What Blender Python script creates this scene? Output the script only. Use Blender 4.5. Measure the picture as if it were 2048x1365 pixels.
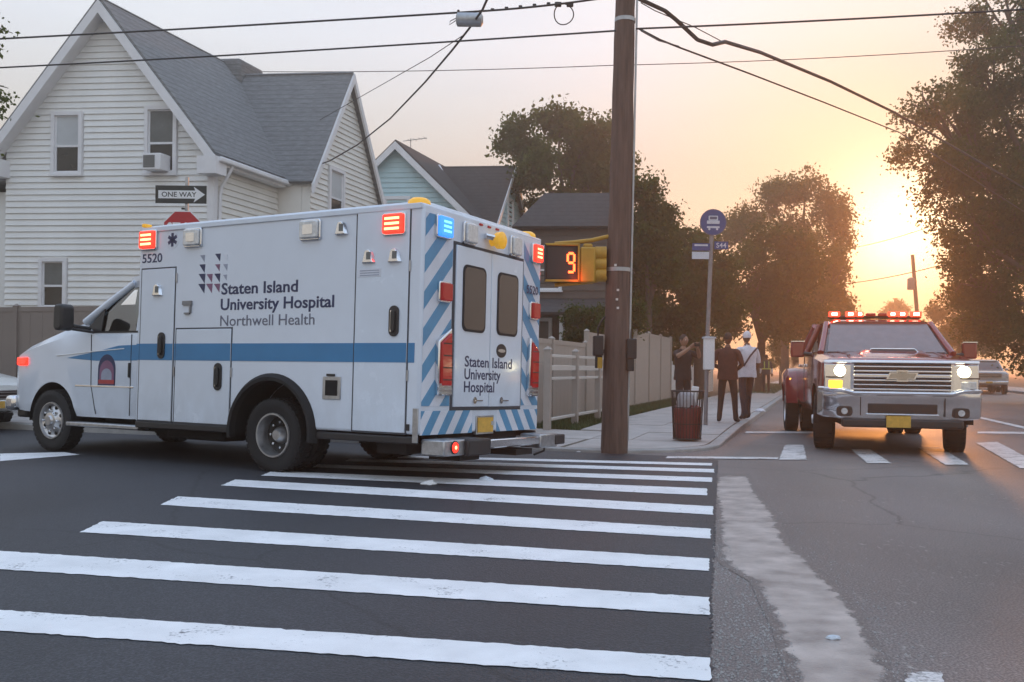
import bpy, bmesh, math, random
import numpy as np
from mathutils import Matrix, Vector
random.seed(7); rng = np.random.default_rng(7)
for o in list(bpy.data.objects): bpy.data.objects.remove(o)
scn = bpy.context.scene; COL = scn.collection
PI = math.pi; R = math.radians

# ------------------------------------------------------------------ camera
F, CH, ROLL, HY = 1900.0, 1.1, .012, 735.0          # focal length in photo pixels, eye height, roll, horizon row
cam_d = bpy.data.cameras.new('camera'); cam = bpy.data.objects.new('camera', cam_d); COL.objects.link(cam)
cam_d.sensor_width = 36; cam_d.lens = 36*F/2048; cam_d.shift_y = (HY-682.5)/2048; cam_d.clip_end = 2000; cam_d.clip_start = .05
cam.matrix_world = Matrix.Translation((0, 0, CH)) @ Matrix.Rotation(PI/2, 4, 'X') @ Matrix.Rotation(ROLL, 4, 'Z')
scn.camera = cam
# ------------------------------------------------------------------ sky and sun
SUN_AZ, SUN_EL = R(22.5), R(7.5)
w = bpy.data.worlds.new('World'); scn.world = w; w.use_nodes = True
nt = w.node_tree; nt.nodes.clear()
def wn(t, **k):
    n = nt.nodes.new(t)
    for a, b in k.items(): setattr(n, a, b)
    return n
sky = wn('ShaderNodeTexSky', sky_type='NISHITA', sun_disc=False, sun_elevation=SUN_EL, sun_rotation=SUN_AZ, air_density=1.0, dust_density=2.0, ozone_density=1.5)
# thin high cloud and haze veil the blue: a pale layer that warms and brightens towards the sun
tc = wn('ShaderNodeTexCoord')
sundir = (math.sin(SUN_AZ)*math.cos(SUN_EL), math.cos(SUN_AZ)*math.cos(SUN_EL), math.sin(SUN_EL))
dot = wn('ShaderNodeVectorMath', operation='DOT_PRODUCT'); dot.inputs[1].default_value = sundir
nt.links.new(tc.outputs['Generated'], dot.inputs[0])
sep = wn('ShaderNodeSeparateXYZ'); nt.links.new(tc.outputs['Generated'], sep.inputs[0])
noi = wn('ShaderNodeTexNoise'); noi.inputs['Scale'].default_value = 2.2; noi.inputs['Detail'].default_value = 5
mp = wn('ShaderNodeMapping'); mp.inputs['Scale'].default_value = (1, 1, 5)
nt.links.new(tc.outputs['Generated'], mp.inputs[0]); nt.links.new(mp.outputs[0], noi.inputs[0])
def ramp(src, stops):
    r = wn('ShaderNodeValToRGB'); e = r.color_ramp.elements
    while len(e) < len(stops): e.new(.5)
    for q, (p, c) in zip(e, stops): q.position = p; q.color = (*c, 1)
    nt.links.new(src, r.inputs[0]); return r
elev = ramp(sep.outputs[2], [(0, (.62, .53, .41)), (.10, (.62, .565, .48)), (.20, (.57, .57, .55)), (.32, (.71, .77, .84)), (.6, (.60, .74, .93)), (1, (.60, .80, 1.12))])
aur = wn('ShaderNodeMapRange'); aur.inputs[1].default_value = .93; aur.inputs[2].default_value = 1.0
nt.links.new(dot.outputs['Value'], aur.inputs[0])
pw = wn('ShaderNodeMath', operation='POWER'); pw.inputs[1].default_value = 2.4; nt.links.new(aur.outputs[0], pw.inputs[0])
glow = wn('ShaderNodeMath', operation='POWER'); glow.inputs[1].default_value = 42; nt.links.new(aur.outputs[0], glow.inputs[0])
def mixc(a, b, fac, mode='MIX'):
    m = wn('ShaderNodeMix', data_type='RGBA', blend_type=mode); m.clamp_result = False
    for s, v in ((m.inputs[0], fac), (m.inputs[6], a), (m.inputs[7], b)):
        if hasattr(v, 'is_output'): nt.links.new(v, s)
        else: s.default_value = v
    return m.outputs[2]
veil = mixc(elev.outputs[0], (.50, .45, .34, 1), pw.outputs[0])
cl = ramp(noi.outputs[0], [(.40, (.96, .965, .985)), (.62, (1.04, 1.03, 1.015))])
veil = mixc(veil, cl.outputs[0], 1.0, 'MULTIPLY')
g2 = mixc((0, 0, 0, 1), (2.1, 1.75, 1.1, 1), glow.outputs[0])
veil = mixc(veil, g2, 1.0, 'ADD')
SKY_K = 10.0
veil10 = mixc(veil, (SKY_K, SKY_K, SKY_K, 1), 1.0, 'MULTIPLY')
final = mixc(sky.outputs[0], veil10, .90)
bg = wn('ShaderNodeBackground'); bg.inputs[1].default_value = .10
nt.links.new(final, bg.inputs[0])
out = wn('ShaderNodeOutputWorld'); nt.links.new(bg.outputs[0], out.inputs[0])
sd = bpy.data.lights.new('sun', 'SUN'); so = bpy.data.objects.new('sun', sd); COL.objects.link(so)
sd.energy = 1.25; sd.angle = R(4.0); sd.color = (1, .37, .10)
so.rotation_euler = (Vector(sundir)).to_track_quat('Z', 'Y').to_euler(); so.location = (40, 90, 30)
vs = scn.view_settings; vs.view_transform = 'Standard'; vs.look = 'None'; vs.gamma = 1; vs.use_curve_mapping = False; vs.exposure = .47

# ------------------------------------------------------------------ picture <-> place
_c, _s = math.cos(ROLL), math.sin(ROLL)
def ray(x, y):
    dx, dy = x-1024, y-HY
    return Vector(((dx*_c+dy*_s)/F, 1, -(-dx*_s+dy*_c)/F))
def G(x, y, z=0):
    d = ray(x, y); t = (z-CH)/d.z; return Vector((d.x*t, t, z))
def D(x, y, dep):
    d = ray(x, y)*dep; d.z += CH; return d
# street frame: O is the corner of the two kerbs, eA runs along the cross street to the left, eB away from the camera
eA, eB = Vector((-.951, .309, 0)), Vector((.308, .951, 0))
def _isect(p, u, q, v):
    det = u.x*-v.y+v.x*u.y; dx, dy = q.x-p.x, q.y-p.y
    t = (dx*-v.y+v.x*dy)/det; return p+u*t
O = _isect(Vector((1.34, 12.25, 0)), eA, Vector((6.21, 23.49, 0)), eB)
def S(a, b, z=0): return O+eA*a+eB*b+Vector((0, 0, z))

# ------------------------------------------------------------------ materials
MATS = {}
def mat(name, col=(.5, .5, .5), rough=.6, metal=0, var=.12, scale=6, bump=0, bscale=None, emit=None, estr=0, spec=.5, coat=0, var2=None, stretch=None, detail=5):
    if name in MATS: return MATS[name]
    m = bpy.data.materials.new(name); m.use_nodes = True; MATS[name] = m
    n = m.node_tree.nodes; l = m.node_tree.links; b = n['Principled BSDF']
    b.inputs['Roughness'].default_value = rough; b.inputs['Metallic'].default_value = metal
    b.inputs['Specular IOR Level'].default_value = spec; b.inputs['Coat Weight'].default_value = coat
    b.inputs['Coat Roughness'].default_value = .08
    t = n.new('ShaderNodeTexCoord'); v = t.outputs['Object']
    if stretch:
        mpg = n.new('ShaderNodeMapping'); mpg.inputs['Scale'].default_value = stretch; l.new(v, mpg.inputs[0]); v = mpg.outputs[0]
    z = n.new('ShaderNodeTexNoise'); z.inputs['Scale'].default_value = scale; z.inputs['Detail'].default_value = detail; z.inputs['Roughness'].default_value = .6
    l.new(v, z.inputs[0])
    r = n.new('ShaderNodeValToRGB'); e = r.color_ramp.elements
    c2 = var2 or tuple(min(1, c*(1+var)) for c in col); c1 = tuple(c*(1-var) for c in col)
    e[0].position = .32; e[0].color = (*c1, 1); e[1].position = .68; e[1].color = (*c2, 1)
    l.new(z.outputs[0], r.inputs[0]); l.new(r.outputs[0], b.inputs['Base Color'])
    if rough > .05:
        mr = n.new('ShaderNodeMapRange'); mr.inputs[3].default_value = max(.02, rough-.08); mr.inputs[4].default_value = min(1, rough+.08)
        l.new(z.outputs[0], mr.inputs[0]); l.new(mr.outputs[0], b.inputs['Roughness'])
    if bump:
        z2 = n.new('ShaderNodeTexNoise'); z2.inputs['Scale'].default_value = bscale or scale*6; z2.inputs['Detail'].default_value = 6; l.new(v, z2.inputs[0])
        bp = n.new('ShaderNodeBump'); bp.inputs['Strength'].default_value = bump; bp.inputs['Distance'].default_value = .02
        l.new(z2.outputs[0], bp.inputs['Height']); l.new(bp.outputs[0], b.inputs['Normal'])
    if emit:
        b.inputs['Emission Color'].default_value = (*emit, 1); b.inputs['Emission Strength'].default_value = estr
    return m
def glass(name, tint=(.75, .85, .85), refl=.25, dark=.5):
    m = bpy.data.materials.new(name); m.use_nodes = True; n = m.node_tree.nodes; l = m.node_tree.links; n.clear()
    o = n.new('ShaderNodeOutputMaterial'); tr = n.new('ShaderNodeBsdfTransparent'); gl = n.new('ShaderNodeBsdfGlossy'); gl.inputs['Roughness'].default_value = .03
    tr.inputs[0].default_value = (*[c*dark for c in tint], 1)
    fr = n.new('ShaderNodeFresnel'); fr.inputs[0].default_value = 1.5
    ad = n.new('ShaderNodeMath'); ad.operation = 'ADD'; ad.inputs[1].default_value = refl; ad.use_clamp = True
    mx = n.new('ShaderNodeMixShader'); l.new(fr.outputs[0], ad.inputs[0]); l.new(ad.outputs[0], mx.inputs[0]); l.new(tr.outputs[0], mx.inputs[1]); l.new(gl.outputs[0], mx.inputs[2]); l.new(mx.outputs[0], o.inputs[0])
    MATS[name] = m; return m
def leafmat(name, col, col2):
    m = bpy.data.materials.new(name); m.use_nodes = True; n = m.node_tree.nodes; l = m.node_tree.links; n.clear()
    o = n.new('ShaderNodeOutputMaterial'); df = n.new('ShaderNodeBsdfDiffuse'); tl = n.new('ShaderNodeBsdfTranslucent'); mx = n.new('ShaderNodeMixShader'); mx.inputs[0].default_value = .42
    t = n.new('ShaderNodeTexCoord'); z = n.new('ShaderNodeTexNoise'); z.inputs['Scale'].default_value = 1.7; z.inputs['Detail'].default_value = 6; l.new(t.outputs['Object'], z.inputs[0])
    r = n.new('ShaderNodeValToRGB'); e = r.color_ramp.elements; e[0].position = .35; e[1].position = .65; e[0].color = (*col, 1); e[1].color = (*col2, 1)
    l.new(z.outputs[0], r.inputs[0]); l.new(r.outputs[0], df.inputs[0])
    br = n.new('ShaderNodeMix'); br.data_type = 'RGBA'; br.blend_type = 'MULTIPLY'; br.inputs[0].default_value = 1; br.inputs[7].default_value = (1.7, 1.45, .6, 1); l.new(r.outputs[0], br.inputs[6]); l.new(br.outputs[2], tl.inputs[0])
    l.new(df.outputs[0], mx.inputs[1]); l.new(tl.outputs[0], mx.inputs[2]); l.new(mx.outputs[0], o.inputs[0])
    MATS[name] = m; return m
def asphalt(name, c1, c2, speck, rough, bump, flecks=False):
    m = bpy.data.materials.new(name); m.use_nodes = True; n = m.node_tree.nodes; l = m.node_tree.links; b = n['Principled BSDF']; MATS[name] = m
    t = n.new('ShaderNodeTexCoord')
    def noise(sc, det=4, st=None):
        z = n.new('ShaderNodeTexNoise'); z.inputs['Scale'].default_value = sc; z.inputs['Detail'].default_value = det; v = t.outputs['Object']
        if st:
            q = n.new('ShaderNodeMapping'); q.inputs['Scale'].default_value = st; q.inputs['Rotation'].default_value = (0, 0, .3); l.new(v, q.inputs[0]); v = q.outputs[0]
        l.new(v, z.inputs[0]); return z
    a = noise(.55, 6, (1, .45, 1)); r = n.new('ShaderNodeValToRGB'); e = r.color_ramp.elements; e[0].position = .34; e[1].position = .66; e[0].color = (*c1, 1); e[1].color = (*c2, 1); l.new(a.outputs[0], r.inputs[0])
    f = noise(95, 3); fr = n.new('ShaderNodeValToRGB'); e = fr.color_ramp.elements; e[0].position = .42; e[1].position = .72; e[0].color = (.72, .72, .72, 1); e[1].color = (speck, speck, speck, 1); l.new(f.outputs[0], fr.inputs[0])
    mx = n.new('ShaderNodeMix'); mx.data_type = 'RGBA'; mx.blend_type = 'MULTIPLY'; mx.inputs[0].default_value = 1; mx.clamp_result = False; l.new(r.outputs[0], mx.inputs[6]); l.new(fr.outputs[0], mx.inputs[7])
    # hairline cracks
    vo = n.new('ShaderNodeTexVoronoi'); vo.feature = 'DISTANCE_TO_EDGE'; vo.inputs['Scale'].default_value = .32; dn = noise(1.6, 5); ad = n.new('ShaderNodeMix'); ad.data_type = 'RGBA'; ad.inputs[0].default_value = .22; l.new(t.outputs['Object'], ad.inputs[6]); l.new(dn.outputs['Color'], ad.inputs[7]); l.new(ad.outputs[2], vo.inputs[0])
    cr = n.new('ShaderNodeMapRange'); cr.inputs[1].default_value = 0; cr.inputs[2].default_value = .006; cr.inputs[3].default_value = .55; cr.inputs[4].default_value = 1; l.new(vo.outputs['Distance'], cr.inputs[0])
    m2 = n.new('ShaderNodeMix'); m2.data_type = 'RGBA'; m2.blend_type = 'MULTIPLY'; m2.inputs[0].default_value = 1; l.new(mx.outputs[2], m2.inputs[6]); l.new(cr.outputs[0], m2.inputs[7])
    col_o = m2.outputs[2]
    if flecks:        # worn pale grit showing through in drifts
        hi = noise(26, 3, (1, .5, 1)); lo = noise(.9, 3)
        h2_ = n.new('ShaderNodeMapRange'); h2_.inputs[1].default_value = .60; h2_.inputs[2].default_value = .70; l.new(hi.outputs[0], h2_.inputs[0])
        l2_ = n.new('ShaderNodeMapRange'); l2_.inputs[1].default_value = .50; l2_.inputs[2].default_value = .66; l.new(lo.outputs[0], l2_.inputs[0])
        mm = n.new('ShaderNodeMath'); mm.operation = 'MULTIPLY'; l.new(h2_.outputs[0], mm.inputs[0]); l.new(l2_.outputs[0], mm.inputs[1])
        m3 = n.new('ShaderNodeMix'); m3.data_type = 'RGBA'; l.new(mm.outputs[0], m3.inputs[0]); l.new(col_o, m3.inputs[6]); m3.inputs[7].default_value = (.36, .33, .31, 1); col_o = m3.outputs[2]
    l.new(col_o, b.inputs['Base Color'])
    mr = n.new('ShaderNodeMapRange'); mr.inputs[3].default_value = rough-.12; mr.inputs[4].default_value = rough+.12; l.new(a.outputs[0], mr.inputs[0]); l.new(mr.outputs[0], b.inputs['Roughness'])
    bp = n.new('ShaderNodeBump'); bp.inputs['Strength'].default_value = bump; bp.inputs['Distance'].default_value = .012; l.new(f.outputs[0], bp.inputs['Height']); l.new(bp.outputs[0], b.inputs['Normal'])
    return m
asphalt('old_asphalt', (.105, .088, .085), (.185, .156, .150), 2.0, .50, .8, True)
asphalt('new_asphalt', (.017, .018, .023), (.043, .044, .051), 1.9, .58, .6)
def paint(name, col, under, lo, hi):
    m = mat(name, col, .6, var=.09, scale=3, bump=.15, bscale=120); n = m.node_tree.nodes; l = m.node_tree.links; b = n['Principled BSDF']; src = b.inputs['Base Color'].links[0].from_socket
    t = n.new('ShaderNodeTexCoord'); fac = None
    for sc, st in ((60, (1, 1, 1)), (4, (1, 1, 1))):
        z = n.new('ShaderNodeTexNoise'); z.inputs['Scale'].default_value = sc; z.inputs['Detail'].default_value = 6; l.new(t.outputs['Object'], z.inputs[0])
        if fac is None: fac = z.outputs[0]
        else:
            a = n.new('ShaderNodeMath'); a.operation = 'ADD'; l.new(fac, a.inputs[0]); l.new(z.outputs[0], a.inputs[1]); fac = a.outputs[0]
    mr = n.new('ShaderNodeMapRange'); mr.inputs[1].default_value = lo; mr.inputs[2].default_value = hi; l.new(fac, mr.inputs[0])
    mx = n.new('ShaderNodeMix'); mx.data_type = 'RGBA'; l.new(mr.outputs[0], mx.inputs[0]); l.new(src, mx.inputs[6]); mx.inputs[7].default_value = (*under, 1); l.new(mx.outputs[2], b.inputs['Base Color'])
paint('road_paint', (.82, .82, .83), (.10, .10, .11), 1.17, 1.40)
paint('worn_paint', (.66, .63, .62), (.13, .115, .112), 1.02, 1.28)
mat('patch_concrete', (.52, .455, .425), .42, var=.28, scale=1.8, bump=.35, bscale=70, detail=9)
mat('concrete', (.43, .39, .365), .85, var=.14, scale=2.2, bump=.2, bscale=50)
mat('kerb_stone', (.36, .35, .34), .8, var=.2, scale=4, bump=.2, bscale=40)
mat('soil', (.10, .085, .06), .95, var=.3, scale=3, bump=.3)
mat('grass_blade', (.055, .085, .025), .8, var=.35, scale=2.5)
mat('siding_white', (.84, .845, .83), .6, var=.05, scale=1.4, stretch=(1, 1, .3))
mat('siding_cream', (.80, .785, .74), .6, var=.05, scale=1.4)
mat('siding_teal', (.52, .72, .77), .6, var=.06, scale=1.4)
mat('siding_brown', (.11, .085, .07), .7, var=.15, scale=2)
mat('trim_white', (.80, .80, .82), .5, var=.05, scale=3)
mat('shingle_grey', (.20, .205, .212), .9, var=.22, scale=5, bump=.35, bscale=16, stretch=(1, 1, 4))
mat('shingle_dark', (.06, .055, .055), .9, var=.22, scale=5, bump=.35, bscale=16)
mat('window_dark', (.02, .022, .025), .12, var=.3, scale=2, spec=.6)
mat('window_blind', (.52, .55, .57), .5, var=.08, scale=2)
mat('window_grey', (.13, .14, .14), .25, var=.2, scale=2)
mat('vinyl_tan', (.40, .345, .30), .55, var=.06, scale=1.5)
mat('vinyl_taupe', (.24, .20, .178), .6, var=.08, scale=1.5)
mat('vinyl_light', (.62, .58, .53), .5, var=.06, scale=2)
mat('vinyl_white', (.74, .75, .73), .5, var=.05, scale=2)
mat('pole_wood', (.115, .075, .06), .85, var=.35, scale=7, bump=.5, bscale=22, stretch=(3, 3, .25))
mat('cable_black', (.02, .02, .022), .6)
mat('galvanised', (.42, .43, .44), .45, .7, var=.15, scale=9)
mat('steel_grey', (.25, .25, .26), .5, .5, var=.15)
mat('dark_metal', (.03, .03, .03), .5, .3)
mat('signal_yellow', (.46, .25, .02), .5, var=.12, scale=7)
mat('signal_black', (.015, .015, .016), .5)
mat('digit_red', (.4, .02, .01), .4, emit=(1, .07, .015), estr=7)
mat('sign_black', (.02, .025, .025), .4); mat('sign_white', (.78, .78, .78), .4, var=.04)
mat('sign_red', (.45, .015, .025), .4); mat('sign_blue', (.03, .07, .22), .4); mat('sign_greyblue', (.10, .11, .17), .4); mat('sign_pale', (.55, .6, .66), .4)
mat('bark', (.07, .052, .04), .9, var=.3, scale=6, bump=.5)
leafmat('leaf_dark', (.026, .052, .012), (.062, .100, .024)); leafmat('leaf_mid', (.045, .070, .020), (.090, .120, .036)); leafmat('leaf_olive', (.06, .075, .018), (.12, .125, .032))
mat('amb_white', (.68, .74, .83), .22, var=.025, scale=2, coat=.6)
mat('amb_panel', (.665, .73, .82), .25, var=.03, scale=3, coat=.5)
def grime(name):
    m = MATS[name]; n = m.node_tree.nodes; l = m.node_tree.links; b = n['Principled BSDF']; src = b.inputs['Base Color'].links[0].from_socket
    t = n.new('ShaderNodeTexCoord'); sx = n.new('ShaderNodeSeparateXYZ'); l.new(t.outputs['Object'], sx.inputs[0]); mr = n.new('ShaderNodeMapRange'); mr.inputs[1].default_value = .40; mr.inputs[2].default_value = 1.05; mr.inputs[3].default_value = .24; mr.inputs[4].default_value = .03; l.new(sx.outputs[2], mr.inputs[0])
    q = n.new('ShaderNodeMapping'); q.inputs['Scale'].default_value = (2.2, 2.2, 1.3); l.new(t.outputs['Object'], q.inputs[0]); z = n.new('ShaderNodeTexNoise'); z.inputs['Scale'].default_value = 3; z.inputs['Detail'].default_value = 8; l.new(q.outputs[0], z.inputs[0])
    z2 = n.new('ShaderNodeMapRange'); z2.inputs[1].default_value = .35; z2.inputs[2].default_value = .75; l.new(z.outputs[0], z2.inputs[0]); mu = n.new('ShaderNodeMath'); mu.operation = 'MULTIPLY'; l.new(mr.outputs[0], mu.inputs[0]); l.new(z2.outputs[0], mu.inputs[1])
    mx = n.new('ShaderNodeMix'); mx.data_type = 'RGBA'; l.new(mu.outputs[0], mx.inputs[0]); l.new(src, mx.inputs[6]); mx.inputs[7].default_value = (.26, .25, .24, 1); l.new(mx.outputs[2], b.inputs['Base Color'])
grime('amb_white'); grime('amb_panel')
mat('seam_dark', (.05, .055, .065), .7)
mat('amb_blue', (.045, .21, .42), .35, var=.06, scale=3)
mat('chev_blue', (.09, .28, .47), .4, var=.08, scale=5)
mat('chev_white', (.66, .69, .76), .4, var=.06, scale=5)
mat('ink_navy', (.02, .03, .09), .5); mat('ink_grey', (.13, .14, .19), .5)
mat('ink_pale', (.30, .33, .42), .5); mat('ink_plum', (.22, .10, .18), .5); mat('ink_red', (.40, .05, .05), .5)
mat('chrome', (.75, .76, .78), .12, 1.0, var=.05); mat('brushed', (.45, .46, .48), .35, .9, var=.15, scale=20)
mat('rubber', (.014, .014, .015), .8, var=.2, scale=20, bump=.2); mat('black_plastic', (.02, .02, .022), .45)
mat('under_black', (.008, .008, .009), .9)
mat('rim_steel', (.55, .55, .56), .3, .85, var=.15, scale=12)
mat('lamp_clear', (.62, .64, .66), .15, .3, var=.2, scale=30)
mat('lens_red_lit', (.5, .015, .01), .25, emit=(1, .03, .015), estr=1.8); mat('led_red', (.6, .1, .05), .3, emit=(1, .16, .06), estr=9)
mat('beacon_red', (.5, .015, .01), .25, emit=(1, .03, .015), estr=4.5)
mat('lens_red', (.17, .006, .010), .12, emit=(1, .02, .015), estr=.10)
mat('lens_blue_lit', (.02, .12, .5), .25, emit=(.04, .28, 1), estr=1.0); mat('led_blue', (.1, .3, .6), .3, emit=(.12, .5, 1), estr=2.2)
mat('lens_amber', (.75, .40, .03), .25, emit=(1, .5, .03), estr=.25)
mat('plate_gold', (.62, .36, .06), .5, var=.12, scale=20)
mat('truck_red', (.22, .016, .020), .16, var=.06, scale=2, coat=.8)
mat('windscreen_grey', (.17, .145, .15), .08, spec=.8, var=.1)  # veiling glare on the glass, and the cab behind it, put into the base grey
mat('truck_glass', (.035, .03, .034), .05, spec=.9); mat('grille_dark', (.03, .02, .02), .4)
mat('headlamp_lit', (.8, .8, .7), .2, emit=(1, .86, .5), estr=14); mat('lamp_white_hot', (.8, .7, .6), .2, emit=(1, .62, .42), estr=9)
mat('lamp_amber_lit', (.7, .3, .02), .3, emit=(1, .42, .04), estr=2.0)
mat('gold_badge', (.50, .44, .36), .3, .8)
mat('car_silver', (.42, .43, .44), .25, .4, coat=.7, var=.04); mat('car_white', (.68, .68, .66), .25, coat=.7, var=.04); mat('car_dark', (.03, .032, .036), .2, coat=.7)
mat('cloth_black', (.022, .02, .022), .9, var=.25, scale=14); mat('cloth_maroon', (.055, .022, .022), .9, var=.25, scale=12); mat('cloth_white', (.66, .64, .68), .85, var=.08, scale=10); mat('cloth_navy', (.03, .032, .045), .9, var=.2, scale=12)
mat('skin_tan', (.32, .18, .12), .6, var=.08); mat('skin_brown', (.14, .075, .05), .6, var=.08); mat('hair_dark', (.015, .012, .01), .7); mat('vest_lime', (.45, .5, .12), .7); mat('shoe_dark', (.015, .015, .015), .6)
mat('bag_red', (.15, .018, .022), .45, var=.2, scale=9); mat('bag_clear', (.36, .36, .38), .3, var=.2, scale=9)
mat('brick_red', (.16, .07, .055), .9, var=.2, scale=5, bump=.3)
mat('curtain', (.6, .58, .54), .9)
glass('cab_glass', (.62, .82, .85), .16, .75); glass('house_glass', (.6, .65, .66), .10, .7)

def courses(name, period):
    m = MATS[name]; n = m.node_tree.nodes; l = m.node_tree.links; b = n['Principled BSDF']; src = b.inputs['Base Color'].links[0].from_socket
    t = n.new('ShaderNodeTexCoord'); sx = n.new('ShaderNodeSeparateXYZ'); l.new(t.outputs['Object'], sx.inputs[0])
    z = n.new('ShaderNodeTexNoise'); z.inputs['Scale'].default_value = 1.2; l.new(t.outputs['Object'], z.inputs[0])
    ad = n.new('ShaderNodeMath'); ad.operation = 'MULTIPLY_ADD'; ad.inputs[1].default_value = .05; l.new(z.outputs[0], ad.inputs[0]); l.new(sx.outputs[2], ad.inputs[2])
    md = n.new('ShaderNodeMath'); md.operation = 'PINGPONG'; md.inputs[1].default_value = period; l.new(ad.outputs[0], md.inputs[0])
    mr = n.new('ShaderNodeMapRange'); mr.inputs[1].default_value = 0; mr.inputs[2].default_value = period*.35; mr.inputs[3].default_value = .72; mr.inputs[4].default_value = 1.04; l.new(md.outputs[0], mr.inputs[0])
    mx = n.new('ShaderNodeMix'); mx.data_type = 'RGBA'; mx.blend_type = 'MULTIPLY'; mx.inputs[0].default_value = 1; l.new(src, mx.inputs[6]); l.new(mr.outputs[0], mx.inputs[7]); l.new(mx.outputs[2], b.inputs['Base Color'])
courses('shingle_grey', .075); courses('shingle_dark', .075)
# ------------------------------------------------------------------ mesh helpers
class MB:
    def __init__(s): s.v = []; s.f = []
    def add(s, vs, fs):
        k = len(s.v); s.v += [Vector(p) for p in vs]; s.f += [[i+k for i in f] for f in fs]; return s
    def box(s, c, d, M=None):
        x, y, z = d[0]/2, d[1]/2, d[2]/2
        P = [Vector((a*x, b*y, e*z)) for a in (-1, 1) for b in (-1, 1) for e in (-1, 1)]
        P = [(M @ p if M else p)+Vector(c) for p in P]
        return s.add(P, [(0, 1, 3, 2), (4, 6, 7, 5), (0, 4, 5, 1), (2, 3, 7, 6), (0, 2, 6, 4), (1, 5, 7, 3)])
    def hexa(s, P): return s.add(P, [(0, 3, 2, 1), (4, 5, 6, 7), (0, 1, 5, 4), (1, 2, 6, 5), (2, 3, 7, 6), (3, 0, 4, 7)])
    def prism(s, poly, h):      # polygon of Vectors, pushed by vector h
        n = len(poly); h = Vector(h); P = [Vector(p) for p in poly]
        return s.add(P+[p+h for p in P], [list(range(n))[::-1], list(range(n, 2*n))]+[(i, (i+1) % n, n+(i+1) % n, n+i) for i in range(n)])
    def tube(s, pts, r, seg=8, cap=True):
        pts = [Vector(p) for p in pts]; n = len(pts); rr = r if hasattr(r, '__len__') else [r]*n; k = len(s.v); prev = None
        for i, p in enumerate(pts):
            t = (pts[min(i+1, n-1)]-pts[max(i-1, 0)]); t = t.normalized() if t.length > 1e-9 else Vector((0, 0, 1))
            if prev is None: a = t.orthogonal().normalized()
            else:
                a = prev-t*prev.dot(t); a = a.normalized() if a.length > 1e-6 else t.orthogonal().normalized()
            prev = a; b = t.cross(a)
            s.v += [p+(a*math.cos(2*PI*j/seg)+b*math.sin(2*PI*j/seg))*rr[i] for j in range(seg)]
        for i in range(n-1):
            for j in range(seg): s.f.append([k+i*seg+j, k+i*seg+(j+1) % seg, k+(i+1)*seg+(j+1) % seg, k+(i+1)*seg+j])
        if cap: s.f += [[k+j for j in range(seg)][::-1], [k+(n-1)*seg+j for j in range(seg)]]
        return s
    def lathe(s, prof, c=(0, 0, 0), axis='Y', seg=28, caps=True):  # profile of (radius, along axis)
        k = len(s.v); c = Vector(c); n = len(prof)
        for r, h in prof:
            for j in range(seg):
                a = 2*PI*j/seg; u, v = r*math.cos(a), r*math.sin(a)
                s.v.append(c+Vector({'Y': (u, h, v), 'Z': (u, v, h), 'X': (h, u, v)}[axis]))
        for i in range(n-1):
            for j in range(seg): s.f.append([k+i*seg+j, k+(i+1)*seg+j, k+(i+1)*seg+(j+1) % seg, k+i*seg+(j+1) % seg])
        if caps: s.f += [[k+j for j in range(seg)], [k+(n-1)*seg+j for j in range(seg)][::-1]]
        return s
    def loft(s, rings, cap=True):
        k = len(s.v); m = len(rings[0])
        for r in rings: s.v += [Vector(p) for p in r]
        for i in range(len(rings)-1):
            for j in range(m): s.f.append([k+i*m+j, k+i*m+(j+1) % m, k+(i+1)*m+(j+1) % m, k+(i+1)*m+j])
        if cap: s.f += [[k+j for j in range(m)][::-1], [k+(len(rings)-1)*m+j for j in range(m)]]
        return s
    def xf(s, M): s.v = [M @ p for p in s.v]; return s
    def mesh(s, name, fix=True):
        me = bpy.data.meshes.new(name); me.from_pydata([tuple(p) for p in s.v], [], s.f)
        if fix:
            bm = bmesh.new(); bm.from_mesh(me); bmesh.ops.recalc_face_normals(bm, faces=bm.faces); bm.to_mesh(me); bm.free()
        return me
    def build(s, name, m, parent=None, bevel=0, smooth=None, seg=2, fix=True):
        me = s.mesh(name, fix); return obj(name, me, m, parent, bevel, smooth, seg)
def obj(name, me, m, parent=None, bevel=0, smooth=None, seg=2):
    o = bpy.data.objects.new(name, me); COL.objects.link(o); me.materials.append(MATS[m] if isinstance(m, str) else m)
    if smooth is None and bevel: smooth = 40
    if smooth:
        me.shade_smooth(); me.set_sharp_from_angle(angle=R(smooth))
    if parent: o.parent = parent
    if bevel:
        bm = o.modifiers.new('bevel', 'BEVEL'); bm.width = bevel; bm.segments = seg; bm.limit_method = 'ANGLE'; bm.angle_limit = R(35); bm.harden_normals = False
    return o
def tag(o, label, cat, group=None, kind=None):
    if label: o['label'] = label
    if cat: o['category'] = cat
    if group: o['group'] = group
    if kind: o['kind'] = kind
    return o
def thing(name, label, cat, M=None, group=None):
    o = bpy.data.objects.new(name, None); COL.objects.link(o); o.empty_display_size = .2
    if M is not None: o.matrix_world = M if isinstance(M, Matrix) else Matrix.Translation(M)
    return tag(o, label, cat, group)
def struct(o): o['kind'] = 'structure'; return o
def copy_tree(o, parent=None):
    c = o.copy(); COL.objects.link(c); c.parent = parent
    for ch in list(o.children): copy_tree(ch, c)
    return c
def cut(o, cutter):                     # carve a solid out of a mesh, at build time
    me = cutter.mesh('cut'); c = bpy.data.objects.new('cut', me); COL.objects.link(c); c.parent = o.parent
    md = o.modifiers.new('b', 'BOOLEAN'); md.operation = 'DIFFERENCE'; md.object = c; md.solver = 'EXACT'
    bpy.context.view_layer.update(); dg = bpy.context.evaluated_depsgraph_get()
    new = bpy.data.meshes.new_from_object(o.evaluated_get(dg)); o.modifiers.remove(md); o.data = new; bpy.data.objects.remove(c)
    return o
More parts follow.
